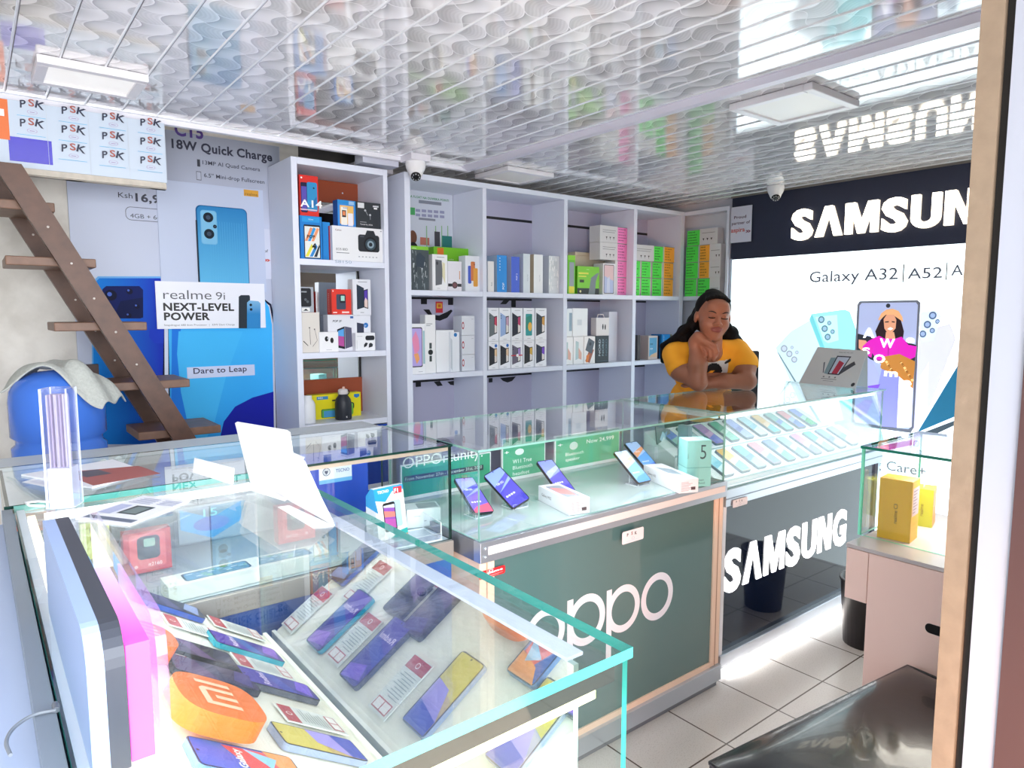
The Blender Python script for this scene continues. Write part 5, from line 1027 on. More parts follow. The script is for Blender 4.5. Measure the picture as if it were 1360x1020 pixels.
def popw(cv): cv.text('POP 2F',.18,.80,.010,'#2a2c3a',sh=.2,bold=.02); cv.rect(.84,.9,.96,.96,'#3a6ab0'); cv.poly([(.34,.1),(.62,.05),(.62,.68),(.34,.60)],'#181a26'); cv.poly([(.37,.16),(.59,.12),(.59,.62),(.37,.56)],'#b84f9a'); cv.poly([(.37,.42),(.59,.40),(.59,.62),(.37,.56)],'#5aa8e8'); cv.poly([(.63,.06),(.90,.12),(.88,.64),(.63,.68)],'#5a5a72')
o,w_,hp=box_at(435,470.5,418,Z2,2.955,.05,'#e6e9f1',popw,'#cdd2de',label='white phone box with two slanted phones, under the red box')
def it(cv): cv.rect(.0,0,1,1,'#e03a2e'); cv.rr(.24,.2,.72,.80,.006,'#3f4a60'); cv.rr(.42,.46,.7,.78,.004,'#1c2028'); cv.rect(.47,.54,.66,.74,'#a8dcd0'); cv.rect(.06,.06,.26,.10,'#f8dcd8'); cv.rect(.52,.06,.88,.12,'#f8dcd8'); cv.disc(.08,.92,.003,'#fff')
def its(cv): cv.rect(0,0,1,1,'#c82a22'); [cv.rect(.3,.1+.07*i,.45,.13+.07*i,'#f0c8c0') for i in range(11)]
box_at(440,466,384,Z2+hp+.001,2.945,.05,'#c82a22',it,its,label='red feature phone box with a grey phone, on the second shelf of the narrow unit')
def blk(c1='#2a3648',c2='#5a3fb0'):
    def f(cv): cv.poly([(.22,.16),(.62,.22),(.62,.76),(.22,.86)],c1); cv.poly([(.60,.22),(.84,.18),(.84,.74),(.60,.70)],'#1a1c24'); cv.poly([(.63,.24),(.81,.21),(.81,.71),(.63,.68)],c2); cv.poly([(.63,.24),(.81,.21),(.81,.42),(.7,.5),(.63,.4)],'#e8d0c8'); cv.rect(.3,.92,.8,.935,'#8a8e98'); cv.rect(.4,.07,.6,.085,'#8a8e98')
    return f
o,w_,hq=box_at(469,492,419,Z2,2.96,.05,'#e9ecf4',lambda cv:(cv.poly([(.2,.3),(.6,.34),(.6,.76),(.2,.8)],'#3a3f56'),cv.disc(.72,.72,.012,'#2a7ac8'),cv.text('3Y',.62,.68,.008,'#fff')),label='white phone box with round blue badge behind the black earbuds box')
box_at(468,492,371,Z2+hq+.001,2.955,.05,'#e9ecf4',blk(),label='white phone box with a dark slanted phone, top right of the second shelf')
def buds2(cv): cv.rr(.5,.58,.97,.84,.009,'#23262e'); cv.poly([(.42,.18),(.56,.26),(.62,.42),(.52,.46),(.42,.34)],'#23262e'); cv.poly([(.66,.16),(.86,.22),(.88,.36),(.76,.44),(.68,.38)],'#23262e'); cv.rect(.08,.8,.35,.82,'#b0b4bc'); cv.rect(.06,.1,.08,.6,'#c8ccd2')
o,w_,hb=box_at(472,498,442,Z2,2.92,.045,'#eef0f5',buds2,label='white earbuds box with black case picture, right end of the second shelf',name='earbuds_box')
# narrow unit, third shelf
def prof_obj(prof,loc,m,name,label,cat,n=28): b=B(); b.lathe(prof,(0,0,0),m,n); return loc_mesh(b,name,loc,label,cat)
p=at(409,560,'Y',2.945); prof_obj([(0,0),(.033,.001),(.034,.01),(.034,.085),(.028,.10),(.02,.108),(.02,.125),(0,.126)],(p.x+.002,2.95,Z3+.0005),mat('#e6e8ec',.4),'white_bottle','white plastic bottle at the left of the lowest open shelf','bottle')
def yel(cv):
    cv.rect(.12,.80,.34,.93,'#3a8ac0'); cv.text('INEX',.15,.84,.008,'#fff'); cv.poly([(.86,.93),(1-.03,.93),(.97,.82),(.915,.76),(.86,.82)],'#2a7ac0'); cv.rect(.42,.70,.52,.76,'#2a2c2e'); cv.rr(.20,.04,.55,.40,.008,'#2a5a3a'); cv.rr(.215,.05,.54,.38,.007,'#5fae4a'); cv.rect(.25,.06,.50,.32,'#4a9ad0'); cv.rr(.50,.3,.86,.60,.012,'#2a3a2a'); cv.rr(.52,.08,.84,.57,.01,'#6fb83f'); cv.rr(.6,.1,.76,.5,.008,'#3a8a3a')
box_at(412,479,523,Z3,3.03,.05,'#e8dc1e',yel,label='bright yellow accessory box on the lowest open shelf',name='accessory_box')
p=at(457,560,'Y',2.96); t=thing('drinking_bottle','black drinking bottle with pale cap in front of the yellow box','bottle',(p.x,2.965,Z3+.0005))
b=B(); b.lathe([(0,0),(.036,.001),(.038,.006),(.038,.075),(.034,.095),(.022,.112),(.020,.118),(0,.118)],(0,0,0),mat('#262a33',.45),28); cv=Cv(b,(-.01,-.0388,.01),(1,0,0),(0,0,1),(0,-1,0),.02,.02); cv.text('K',.3,.1,.008,'#e8e8e8',bold=.03); b.build('body',t)
b=B(); b.lathe([(.021,.118),(.023,.12),(.022,.138),(.015,.142),(0,.143)],(0,0,0),mat('#d5d0d2',.4),20); b.lathe([(.006,.142),(.006,.152),(0,.153)],(.004,0,0),mat('#e0b8a8'),10); b.build('cap',t)
b=B(); b.tube([V((.018+.014*math.cos(a*math.pi/6-1.5),0,.126+.012*math.sin(a*math.pi/6-1.5))) for a in range(13)],.0025,mat('#1c1c20'),6); b.build('loop',t)
# wide unit, top row, bay 1
def plast(cv):
    r=random.Random(5); cv.rect(0,.92,1,1,'#84c83a'); cv.text('oraimo',.12,.94,.006,'#fff')
    for i in range(46): x=r.random()*.9;y=r.random()*.85; l=.03+.14*r.random(); t_=.015+.02*r.random(); cv.poly([(x,y),(min(x+t_,1),y),(min(max(x+t_+l*(r.random()-.5),0),1),min(y+l,.9)),(min(max(x+l*(r.random()-.5),0),1),min(y+l,.9))],r.choice(['#8f9aa0','#5a646c','#c8d0d4','#3a434c','#aab2b8']))
    cv.poly([(.3,.55),(.7,.5),(.8,.75),(.5,.86),(.32,.8)],'#3a4654')
box_at(544.5,569,327,SZ1,2.93,.06,'#4a545a',plast,label='green topped box in crinkled grey plastic, far left of the upper row',name='accessory_box')
def orai(cv): cv.rect(.1,.55,.28,.98,'#e87a2a'); cv.text('oraimo',.42,.72,.008,'#e8f8d0'); cv.disc(.55,.2,.006,'#1c2a10'); cv.disc(.72,.26,.006,'#1c2a10')
box_at(576,625,329,SZ1,3.03,.05,'#7ac92c',orai,label='wide bright green box standing behind the white watch box',name='accessory_box')
def gp(cv): cv.poly([(.2,.14),(.62,.18),(.68,.5),(.62,.84),(.2,.86)],'#6a6e74'); cv.ell(.32,.76,.07,.05,'#3a3d44'); cv.poly([(.66,.4),(.84,.2),(.84,.76),(.66,.8)],'#e2dcb8'); cv.rect(.3,.92,.8,.935,'#9a9ea8'); cv.rect(.3,.06,.5,.07,'#9a9ea8')
box_at(574,594,338,SZ1,2.93,.06,'#eff0f2',gp,'#d8dade',label='white box with a grey phone, upper row first cubby')
def wt(cv): cv.ring(.5,.20,.011,.017,'#4a3f44',24); cv.disc(.5,.20,.012,'#7a4f56'); cv.rect(.02,.15,.30,.25,'#2a2c34'); cv.rect(.70,.15,.98,.25,'#2a2c34'); cv.rect(.82,.4,.88,.68,'#d8a078')
box_at(594.5,613,347,SZ1,2.935,.05,'#e9e8f0',wt,label='white smartwatch box with round dial, upper row first cubby',name='watch_box')
def rm(cv): cv.rr(.18,.22,.42,.72,.006,'#4a62c8'); cv.rr(.38,.30,.68,.84,.006,'#d8804a'); cv.rr(.56,.14,.88,.66,.006,'#e8a84a'); cv.disc(.64,.76,.004,'#8a4a20')
box_at(618,641,340,SZ1,2.93,.06,'#e9eef6',rm,'#dfe6ee',label='white box with blue, orange and yellow phones, right end of first cubby')
# bay 2 spines
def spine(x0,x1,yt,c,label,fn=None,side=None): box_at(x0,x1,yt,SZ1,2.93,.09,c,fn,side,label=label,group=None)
spine(648,656,347,'#eceae8','short white box spine at the left of the second upper cubby',lambda cv:cv.text('Buds',.7,.2,.008,'#6a6e78',rot=90),'#c9cbd4')
spine(660,673,339,'#2b93e4','bright blue box spine in the second upper cubby',lambda cv:([cv.disc(.3,.92-.08*i,.0035,'#cfe8fa') for i in range(5)],cv.text('POP',.75,.08,.014,'#e8f6ff',rot=90,bold=.02)),'#9fb4cc')
spine(679,690,341,'#4c6ad8','violet blue box spine in the second upper cubby',lambda cv:cv.text('POP 2',.75,.35,.010,'#e8ecff',rot=90,bold=.02),'#b4bace')
spine(695,704,337,'#dfe8ee','pale grey box spine right of the violet blue one',lambda cv:cv.text('Galaxy A03',.7,.3,.006,'#8a94a0',rot=90),'#c3cbd6')
spine(709,721,338,'#f4f6f8','clean white box spine with small upright lettering',lambda cv:cv.text('Galaxy A12',.7,.3,.006,'#8a94a0',rot=90),'#b8a890')
def pw(cv): 
    r=random.Random(8); [cv.rect(r.random()*.8,r.random()*.9,r.random()*.15+.8,0.02+r.random()*.9,'#d4dade') for i in range(3)]; [cv.rect(x:=r.random()*.9,y:=r.random()*.9,x+.05,y+.08,'#ffffff') for i in range(30)]
spine(729,743,340,'#dfe4e8','white box spine in crinkled clear wrap at the right of the second upper cubby',pw,'#b9c0cc')
# bay 3
def gb(cv): cv.rect(0,.88,1,1,'#8fd83a'); cv.rect(.2,.2,.85,.82,'#9aa4ac'); cv.rr(.15,.02,.9,.2,.005,'#e8e04a')
box_at(754.5,764,339,SZ1,2.94,.06,'#6fc832',gb,label='slim green and grey accessory box at the left of the third upper cubby',name='accessory_box')
def gb2(cv): cv.rect(0,0,1,.22,'#2a3034'); cv.rect(.05,.72,.5,.78,'#e8e85a'); cv.rect(.05,.62,.4,.66,'#e8e85a'); cv.rect(.1,.42,.3,.52,'#3a4a2a'); cv.poly([(.5,0),(.8,0),(.85,.5),(.98,.8),(.85,.75),(.62,.6)],'#7f8a90'); cv.disc(.14,.1,.007,'#f0e8a8'); cv.text('oraimo',.4,.88,.006,'#e8ffd0')
box_at(767,796,354,SZ1,2.935,.07,'#7fd02f',gb2,'#5aa81f',label='green headphone box with grey product picture in the third upper cubby',name='accessory_box')
b=B(); a=at(763,357,'Y',3.06); c=at(811,336,'Y',3.06); b.box(0,0,0,c.x-a.x,.06,c.z-SZ1-.01,mat('#d9cdb8',.6)); b.prism([(0,0,c.z-SZ1-.01),(c.x-a.x,0,c.z-SZ1-.01),(c.x-a.x,.0,c.z-SZ1-.03),(0,0,c.z-SZ1-.03)],(0,-.004,0),mat('#cfc2ac',.6)); loc_mesh(b,'cardboard_box',(a.x,3.06,SZ1+.0005),'beige cardboard box at the back of the third upper cubby','box')
def rwh(cv): cv.rr(.08,.04,.92,.96,.006,'#3a3a48'); cv.rr(.12,.06,.88,.94,.005,'#b8c4e8'); cv.poly([(.12,.6),(.88,.45),(.88,.94),(.12,.94)],'#e8c8cc'); cv.poly([(.3,.06),(.6,.06),(.55,.6),(.35,.5)],'#d0d8f0')
box_at(801,817,350,SZ1,2.93,.08,'#eeeef4',rwh,'#d6d8de',label='white box with full pale phone screen beside the pink labelled stack')
def notes(cv,c,x0=0,x1=1,seed=1):
    r=random.Random(seed); cv.rect(x0,0,x1,1,c); k='#1f3a24' if c==GRN else ('#5a3410' if c==ORG else '#7a2a52'); cv.rect(x0,.965,x1,1,'#8a8a86')  # grey top strip paints in the shaded gap between stacked cartons
    for i in range(5):
        y=.86-.17*i
        if y<.08: break
        x=x0+.08*(x1-x0); 
        while x<x0+(.45+.4*r.random())*(x1-x0): cv.poly([(x,y),(x+.03*(x1-x0)+.01,y+.03),(x+.06*(x1-x0)+.01,y-.02),(x+.02,y-.05)],k); x+=(.09+.05*r.random())*(x1-x0)
def carton(cv,x1=.65):
    cv.rect(.1,.72,x1-.06,.745,'#7a7a80'); cv.rect(.1,.60,x1-.1,.625,'#7a7a80')
    for i in range(3): cv.poly([(.24+.13*i,.22),(.27+.13*i,.34),(.21+.13*i,.34)],'#1c1c20'); cv.rect(.235+.13*i,.16,.245+.13*i,.22,'#1c1c20')
PINK='#ff8fd0'; GRN='#5af05a'; ORG='#ffb03a'
z=SZ1; ys=[368,346,323,301]
for i,yt in enumerate(ys):
    x0=820 if i<2 else 797; 
    ztn=at(818,yt,'Y',2.955).z
    frac=(824-x0)/(839-x0)
    def ar(cv,i=i,f=frac): (carton(cv,f) if f>.3 else None); notes(cv,PINK,max(f,.05),1,i)
    x0_=x0 if i>1 else 817
    box_at(x0_,839,yt,z,2.955,.09,'#dcdcde',ar,label='white carton with handwritten pink note, %s of the pink labelled stack'%('lowest','second from the bottom','third from the bottom','topmost')[i],name='carton',cat='carton',group='cartons with handwritten colour notes',ztop=ztn); z=ztn+.0008
# bay 4
rows=[(SZ1,369),(None,348),(None,327.5)]; z=SZ1
zr=[SZ1]+[at(880,y,'Y',2.95).z for y in (370,348.5,327.5)]
for r_ in range(2):
    for j,(x0,x1) in enumerate(((846,857.5),(859,872),(874,887.5))):
        box_at(x0,x1,0,zr[r_]+(.0 if r_==0 else .001),2.95,.12,'#d8dadc',lambda cv,s=r_*5+j:notes(cv,GRN,0,.93,s+3),label='carton end with green note, %s row, %s from the left of the fourth cubby'%(('bottom','middle')[r_],('first','second','third')[j]),name='carton',cat='carton',group='cartons with handwritten colour notes',ztop=zr[r_+1])
for r_ in range(3):
    box_at(889.5,903 if r_<2 else 904,0,zr[r_]+(.0 if r_==0 else .001),2.94,.12,'#d8dadc',lambda cv,s=r_:notes(cv,ORG,.02,.97,s+20),label='carton end with orange note, %s of three at the right of the fourth cubby'%('lowest','middle one','topmost')[r_],name='carton',cat='carton',group='cartons with handwritten colour notes',ztop=zr[r_+1])
box_at(848,888,0,zr[2]+.001,2.95,.10,'#d9dade',lambda cv:(carton(cv,.66),notes(cv,GRN,.68,1,33)),label='long white carton with green noted end lying on the green noted ends',name='carton',cat='carton',group='cartons with handwritten colour notes',ztop=zr[3])
# corner bay cartons (facing the room from the right wall)
def side_box(x0,x1,z0,z1,d,art,label,base='#d9dade',X=CX+.004,nm='carton',cat='carton',grp='cartons with handwritten colour notes'):
    ya=at(x0,350,'X',X).y; yb_=at(x1,350,'X',X).y; w=ya-yb_; b=B(); b.box(0,-w,0,d,0,z1-z0-.0008,mat(base,.4)); cv=Cv(b,(0,0,0),(0,-1,0),(0,0,1),(-1,0,0),w,z1-z0-.0008); art(cv); loc_mesh(b,nm,(X,ya,z0+.0004),label,cat,grp)
zc=[SZ1]+[at(930,y,'X',CX+.004).z for y in (369.5,347.5,325.5,304.5)]
side_box(910.5,926,zc[0],zc[1],.06,lambda cv:notes(cv,GRN,0,.97,41),'carton with green note at the lower left of the corner stack')
side_box(927.5,956.5,zc[0],zc[1],.06,lambda cv:(notes(cv,GRN,0,.55,42),cv.rect(.6,.4,.95,.43,'#8a8a90')),'carton with green note and plain white part, lower right of the corner stack')
for r_ in (1,2):
    side_box(911,927.5,zc[r_],zc[r_+1],.06,lambda cv,s=r_:notes(cv,GRN,0,.97,43+s),'carton with green note, left side of the corner stack, %s row'%('second','third')[r_-1])
    side_box(928.5,957,zc[r_],zc[r_+1],.06,lambda cv,s=r_:(notes(cv,ORG,.02,.48,46+s),cv.rect(.55,.6,.95,.63,'#8a8a90'),cv.poly([(.8,.2),(.83,.35),(.77,.35)],'#1c1c20'),cv.poly([(.93,.2),(.96,.35),(.90,.35)],'#1c1c20')),'carton with orange note, right side of the corner stack, %s row'%('second','third')[r_-1])
side_box(912,952,zc[3],zc[4],.06,lambda cv:(notes(cv,GRN,0,.42,50),cv.rect(.5,.72,.92,.75,'#8a8a90'),[cv.poly([(.55+.13*i,.25),(.58+.13*i,.4),(.52+.13*i,.4)],'#1c1c20') for i in range(3)]),'topmost carton of the corner stack, green note at its left')
# wide unit, second row, bay 1
def n10(cv): cv.rr(.04,.14,.80,.93,.008,'#20222c'); cv.rr(.07,.16,.76,.91,.007,'#b9a8e4'); cv.poly([(.1,.7),(.35,.86),(.55,.7),(.6,.5),(.3,.35),(.2,.5)],'#e88fb4'); cv.poly([(.2,.4),(.5,.42),(.6,.3),(.4,.2)],'#f0a86a'); cv.rect(.84,.2,.96,.86,'#9ac0c8'); cv.rect(.5,.04,.8,.05,'#a8acb4')
box_at(545,564.5,430,SZ2,2.925,.05,'#eff1f5',n10,label='white box with a large lilac phone, left end of the lower row')
def gw(cv): cv.ring(.5,.36,.009,.014,'#2a3436',24); cv.disc(.5,.36,.010,'#1a2022'); cv.rect(.38,.42,.62,.52,'#3a4648'); cv.rect(.38,.20,.62,.30,'#3a4648'); cv.rect(.1,.84,.7,.85,'#8a8e96'); cv.rect(.1,.81,.5,.82,'#8a8e96')
o,w_,h_=box_at(564.5,578,418,SZ2,2.935,.05,'#eff0f2',gw,'#d8dadf',label='tall slim white watch box with dark watch picture and hang tab, first lower cubby',name='watch_box')
box_at(579,603,438.5,SZ2,2.95,.08,'#f1f4f8',None,label='plain blank white box beside the slim watch box',name='plain_box')
def ipd(cv): cv.poly([(0,.1),(.18,.02),(.18,.80),(0,.86)],'#c4ccd6'); cv.disc(.55,.93,.010,'#2a7ac0')
box_at(598.5,610,441,SZ2,2.93,.015,'#e6ebf2',ipd,label='thin white box with round blue badge beside the stacked band boxes',name='plain_box')
zb=[SZ2]+[at(618,y,'Y',2.94).z for y in (471,445.5,419.5)]
def band(cv): cv.ring(.10,.5,.0045,.0075,'#a8283a',20,2.6); cv.rect(.75,.82,.9,.84,'#a8acb4')
for i in range(3): box_at(610,628,0,zb[i]+(0 if i==0 else .0008),2.94,.08,'#e2e7ef',band,'#d4d9e4',label='white fitness band box, %s of the stack of three'%('lowest','middle','topmost')[i],name='band_box',group='fitness band boxes in the first lower cubby',ztop=zb[i+1])
# bay 2 grid of phone boxes
cols_=[(647,661.5),(662.5,678),(679,694.5),(696,711),(712.5,728)]
zg=[SZ2]+[at(687,y,'Y',2.935).z for y in (452.5,409)]
arts=[[('#2a2c36','#e8c8a0',1),('#2f3038','#e0c0a0',1),('#6a6478','#a888c8',2),('#26282e','#d8b04a',0),('#2a3048','#7a4ac8',0)],[('#6a7478','#c8405a',0),('#9ab4e0','#c8a0b8',0),('#26283a','#c03a6a',0),('#2f9a9a','#e8b84a',3),('#2f3844','#d8a04a',0)]]
cn=['first','second','third','fourth','fifth']
for r_ in range(2):
    for j,(x0,x1) in enumerate(cols_):
        c1,c2,k=arts[r_][j]
        def ar(cv,c1=c1,c2=c2,k=k):
            if k==3: cv.rr(.2,.14,.8,.82,.006,c1); cv.poly([(.2,.3),(.8,.5),(.8,.8),(.2,.7)],'#2a8a7a'); cv.ell(.6,.42,.18,.14,c2)
            else:
                cv.poly([(.08,.12),(.56,.20),(.56,.74),(.08,.86)],c1); cv.poly([(.56,.2),(.84,.24),(.84,.76),(.56,.74)],'#22242c'); cv.poly([(.60,.24),(.81,.27),(.81,.73),(.60,.71)],c2); cv.poly([(.60,.24),(.81,.27),(.81,.45),(.6,.5)],'#e6e0dc')
                cv.disc(.16,.76,.003,'#0c0c10'); cv.disc(.16,.69,.003,'#0c0c10')
            if k==1: cv.disc(.72,.84,.009,'#2a6fc0')
            if k==2: cv.rect(0,.44,1,.48,'#c8283a'); cv.disc(.55,.46,.009,'#f4f0f2')
            cv.rect(.3,.92,.8,.93,'#8a8e98'); cv.rect(.35,.05,.65,.06,'#8a8e98')
        box_at(x0,x1,0,zg[r_]+(0 if r_==0 else .0008),2.935,.05,'#f1f3f8',ar,'#e0e4ec',label='white phone box, %s row, %s from the left in the grid of ten'%(('bottom','top')[r_],cn[j]),group='phone boxes stacked two high in the second lower cubby',ztop=zg[r_+1])
# bay 3
def faint(cv): cv.poly([(.2,.15),(.5,.2),(.5,.8),(.2,.85)],'#b8d0d4'); cv.poly([(.5,.2),(.8,.15),(.8,.4),(.5,.6)],'#e8b8a8')
def flame(cv): cv.poly([(.1,.1),(.5,.02),(.9,.5),(.5,.55)],'#a8604a'); cv.poly([(.1,.5),(.7,.35),(.95,.8),(.4,.95)],'#5a6470'); cv.poly([(.15,.05),(.35,.05),(.5,.35),(.2,.3)],'#e8843a'); cv.disc(.55,.72,.010,'#3a424c')
z3b=[SZ2,at(790,446.5,'Y',2.935).z]
box_at(751,765,0,SZ2,2.935,.05,'#f4f6f8',faint,label='white phone box with faded picture, first in the third lower cubby',ztop=z3b[1])
box_at(766,780,0,SZ2,2.935,.05,'#f4f6f8',faint,label='white phone box with faded picture, second in the third lower cubby',ztop=z3b[1])
box_at(781,796,0,SZ2,2.93,.05,'#f4f4f4',flame,label='white phone box with flame orange and slate phone art',ztop=z3b[1])
def nord(cv):
    for k,c in enumerate(('#dfeaf0','#9ab4c0','#5f7a88')): cv.text('NORD',.36+.26*k,.26,.016,c,rot=90,w=.10,bold=-.005)
    cv.rect(.1,.06,.9,.07,'#5f7a88')
box_at(797,815,0,SZ2,2.93,.05,'#28323c',nord,label='black phone box with repeated upright lettering in the third lower cubby',ztop=z3b[1])
box_at(753,760.5,410,z3b[1]+.001,2.94,.05,'#eef3f6',lambda cv:cv.rect(.4,.2,.9,.85,'#9ab0c0'),label='narrow white box on the upper left of the third lower cubby')
box_at(761,780.5,409.5,z3b[1]+.001,2.935,.05,'#f6f8fa',lambda cv:cv.poly([(.3,.4),(.6,.4),(.6,.6),(.3,.6)],'#dfe5ea'),label='blank bright white box on the upper row of the third lower cubby',name='plain_box')
def bud3(cv): cv.ell(.52,.5,.05,.16,'#16181e'); cv.ell(.70,.48,.05,.16,'#16181e')
o,w_,h_=box_at(792,809,422,z3b[1]+.001,2.94,.045,'#ece6e6',bud3,'#d8d2d4',label='small white earbuds carton with carry handle above the orange phone art box',name='earbuds_box')
b=B(); hb_=o; b.tube([V((w_*.25,.02,h_)),V((w_*.3,.02,h_+.02)),V((w_*.7,.02,h_+.02)),V((w_*.8,.02,h_))],.003,mat('#ece6e6',.4),6); q=b.build('handle',hb_)
box_at(809,820,414,SZ2,2.99,.06,'#dadce8',None,label='tall pale grey box standing behind the black lettered box',name='plain_box')
# bay 4
box_at(847,850.5,445,SZ2,2.94,.09,'#4a4648',None,label='thin dark box edge at the left of the fourth lower cubby',name='plain_box')
def popb(cv): cv.rect(.1,.1,.92,.92,'#6ab0d8'); cv.poly([(.1,.1),(.92,.1),(.92,.3),(.3,.2)],'#e8c8a0'); cv.text('POP',.2,.62,.010,'#1c3a5a',bold=.03); cv.text('POP',.2,.42,.010,'#eef8ff',bold=.03)
box_at(861.5,873.5,446,SZ2,2.935,.10,'#ded0cc',popb,'#cdbcb6',label='beige sided box with blue picture front in the fourth lower cubby')
box_at(874.5,878,446,SZ2,2.95,.09,'#22283a',None,label='thin navy box edge next to the beige sided box',name='plain_box')
def bl(cv): [cv.disc(.25,.93-.07*i,.003,'#cfe8fa') for i in range(5)]; cv.text('TECNO',.35,.06,.010,'#0c3a6a',rot=90)
box_at(879,890,444,SZ2,2.93,.09,'#1f8fdc',bl,'#1a7cc4',label='bright blue box in the fourth lower cubby, behind the seated woman')
box_at(891,901,444,SZ2,2.95,.09,'#b4b48a',lambda cv:(cv.rect(.1,.86,.6,.95,'#2a3a3a'),cv.rect(.1,.1,.9,.35,'#4a6a8a')),label='olive box right of the bright blue box')
# ================================================================== PERSON LEANING ON THE NAVY COUNTER
import numpy as np
def surf(prims,lo,hi,h):
    """prims: list of (op, fn(points)->dist, bbox, blend). grows one closed surface from blended volumes"""
    lo=np.array(lo);hi=np.array(hi); n=np.ceil((hi-lo)/h).astype(int)+1
    ax=[lo[i]+h*np.arange(n[i]) for i in range(3)]; D=np.full(n,.08)
    for op,fn,bb,k in prims:
        s=[slice(max(int((bb[0][i]-.05-lo[i])/h),0),min(int((bb[1][i]+.05-lo[i])/h)+2,n[i])) for i in range(3)]
        if any(a.stop<=a.start for a in s): continue
        P=np.stack(np.meshgrid(ax[0][s[0]],ax[1][s[1]],ax[2][s[2]],indexing='ij'),-1); d=fn(P); a=D[s[0],s[1],s[2]]
        if op=='sub': d=-d; t=np.clip(.5-.5*(a-d)/k,0,1) ; r=a*(1-t)+d*t+k*t*(1-t)
        else: t=np.clip(.5+.5*(a-d)/k,0,1); r=a*(1-t)+d*t-k*t*(1-t)
        D[s[0],s[1],s[2]]=r
    S=D<0; c=np.zeros(n-1,int); 
    for dx in (0,1):
        for dy in (0,1):
            for dz in (0,1): c+=S[dx:n[0]-1+dx,dy:n[1]-1+dy,dz:n[2]-1+dz]
    act=(c>0)&(c<8); idx=-np.ones(act.shape,int); cells=np.argwhere(act); idx[act]=np.arange(len(cells))
    pos=np.zeros((len(cells),3)); cnt=np.zeros(len(cells)); cor=[(a,b_,c_) for a in (0,1) for b_ in (0,1) for c_ in (0,1)]
    for a in cor:
        for i in range(3):
            if a[i]: continue
            e=list(a); e[i]=1; va=D[cells[:,0]+a[0],cells[:,1]+a[1],cells[:,2]+a[2]]; vb=D[cells[:,0]+e[0],cells[:,1]+e[1],cells[:,2]+e[2]]
            m=(va<0)!=(vb<0); t=np.where(m,va/np.where(m,va-vb,1),0); p=np.array(a,float)+t[:,None]*(np.array(e)-np.array(a)); pos+=np.where(m[:,None],p,0); cnt+=m
    V_=lo+(cells+pos/cnt[:,None])*h; F=[]
    for i in range(3):
        j,k=(i+1)%3,(i+2)%3; sl0=[slice(None)]*3; sl1=[slice(None)]*3; sl0[i]=slice(0,-1); sl1[i]=slice(1,None)
        m=S[tuple(sl0)]!=S[tuple(sl1)]; e=np.argwhere(m); e=e[(e[:,j]>0)&(e[:,k]>0)&(e[:,j]<n[j]-1)&(e[:,k]<n[k]-1)]
        def g(dj,dk): q=e.copy(); q[:,j]-=dj; q[:,k]-=dk; return idx[q[:,0],q[:,1],q[:,2]]
        Q=np.stack([g(1,1),g(0,1),g(0,0),g(1,0)],1); fl=~S[e[:,0],e[:,1],e[:,2]]; Q[fl]=Q[fl][:,::-1]; F.append(Q)
    return V_,np.concatenate(F)
def cap(a,b,ra,rb=None,k=.02,op='add'):
    a=np.array(a,float);b=np.array(b,float);rb=ra if rb is None else rb; m=max(ra,rb)
    def fn(P): ab=b-a; t=np.clip(((P-a)@ab)/max(ab@ab,1e-9),0,1); return np.linalg.norm(P-a-t[...,None]*ab,axis=-1)-(ra+(rb-ra)*t)
    return (op,fn,(np.minimum(a,b)-m,np.maximum(a,b)+m),k)
def ell(c,r,k=.02,op='add',rot=None):
    c=np.array(c,float);r=np.array(r,float)
    def fn(P):
        q=P-c
        if rot is not None: q=q@rot
        l=np.linalg.norm(q/r,axis=-1); return l*(l-1)/np.maximum(np.linalg.norm(q/(r*r),axis=-1),1e-6)
    return (op,fn,(c-r.max(),c+r.max()),k)
# local frame of the figure: u to the photographer's right, v away, w up
PD=3.29; O_=EYE+_fw*0; base=at(950,430,'Z',1.4) if 0 else None
fh=V((math.sin(YAW),math.cos(YAW),0)); PO=EYE+fh*(PD*math.cos(PITCH))+_rt*((950-680)/FPX*PD); PO.z=0
PM=Mx(((_rt.x,fh.x,0,PO.x),(_rt.y,fh.y,0,PO.y),(0,0,1,0),(0,0,0,1)))
HC=np.array((-.010,.03,1.385)); rr,pp=R(-5),R(6)
HR_=np.array(((math.cos(rr),0,-math.sin(rr)),(0,1,0),(math.sin(rr),0,math.cos(rr))))@np.array(((1,0,0),(0,math.cos(pp),-math.sin(pp)),(0,math.sin(pp),math.cos(pp))))
def hp(x,y,z): return HC+HR_@np.array((x,y,z))       # head coordinates, face towards -y
def he(x,y,z,rx,ry,rz,k=.02,op='add'): return ell(hp(x,y,z),(rx,ry,rz),k,op,HR_)
def hcp(a,b,ra,rb,k=.01,op='add'): return cap(hp(*a),hp(*b),ra,rb,k,op)
CT=1.034
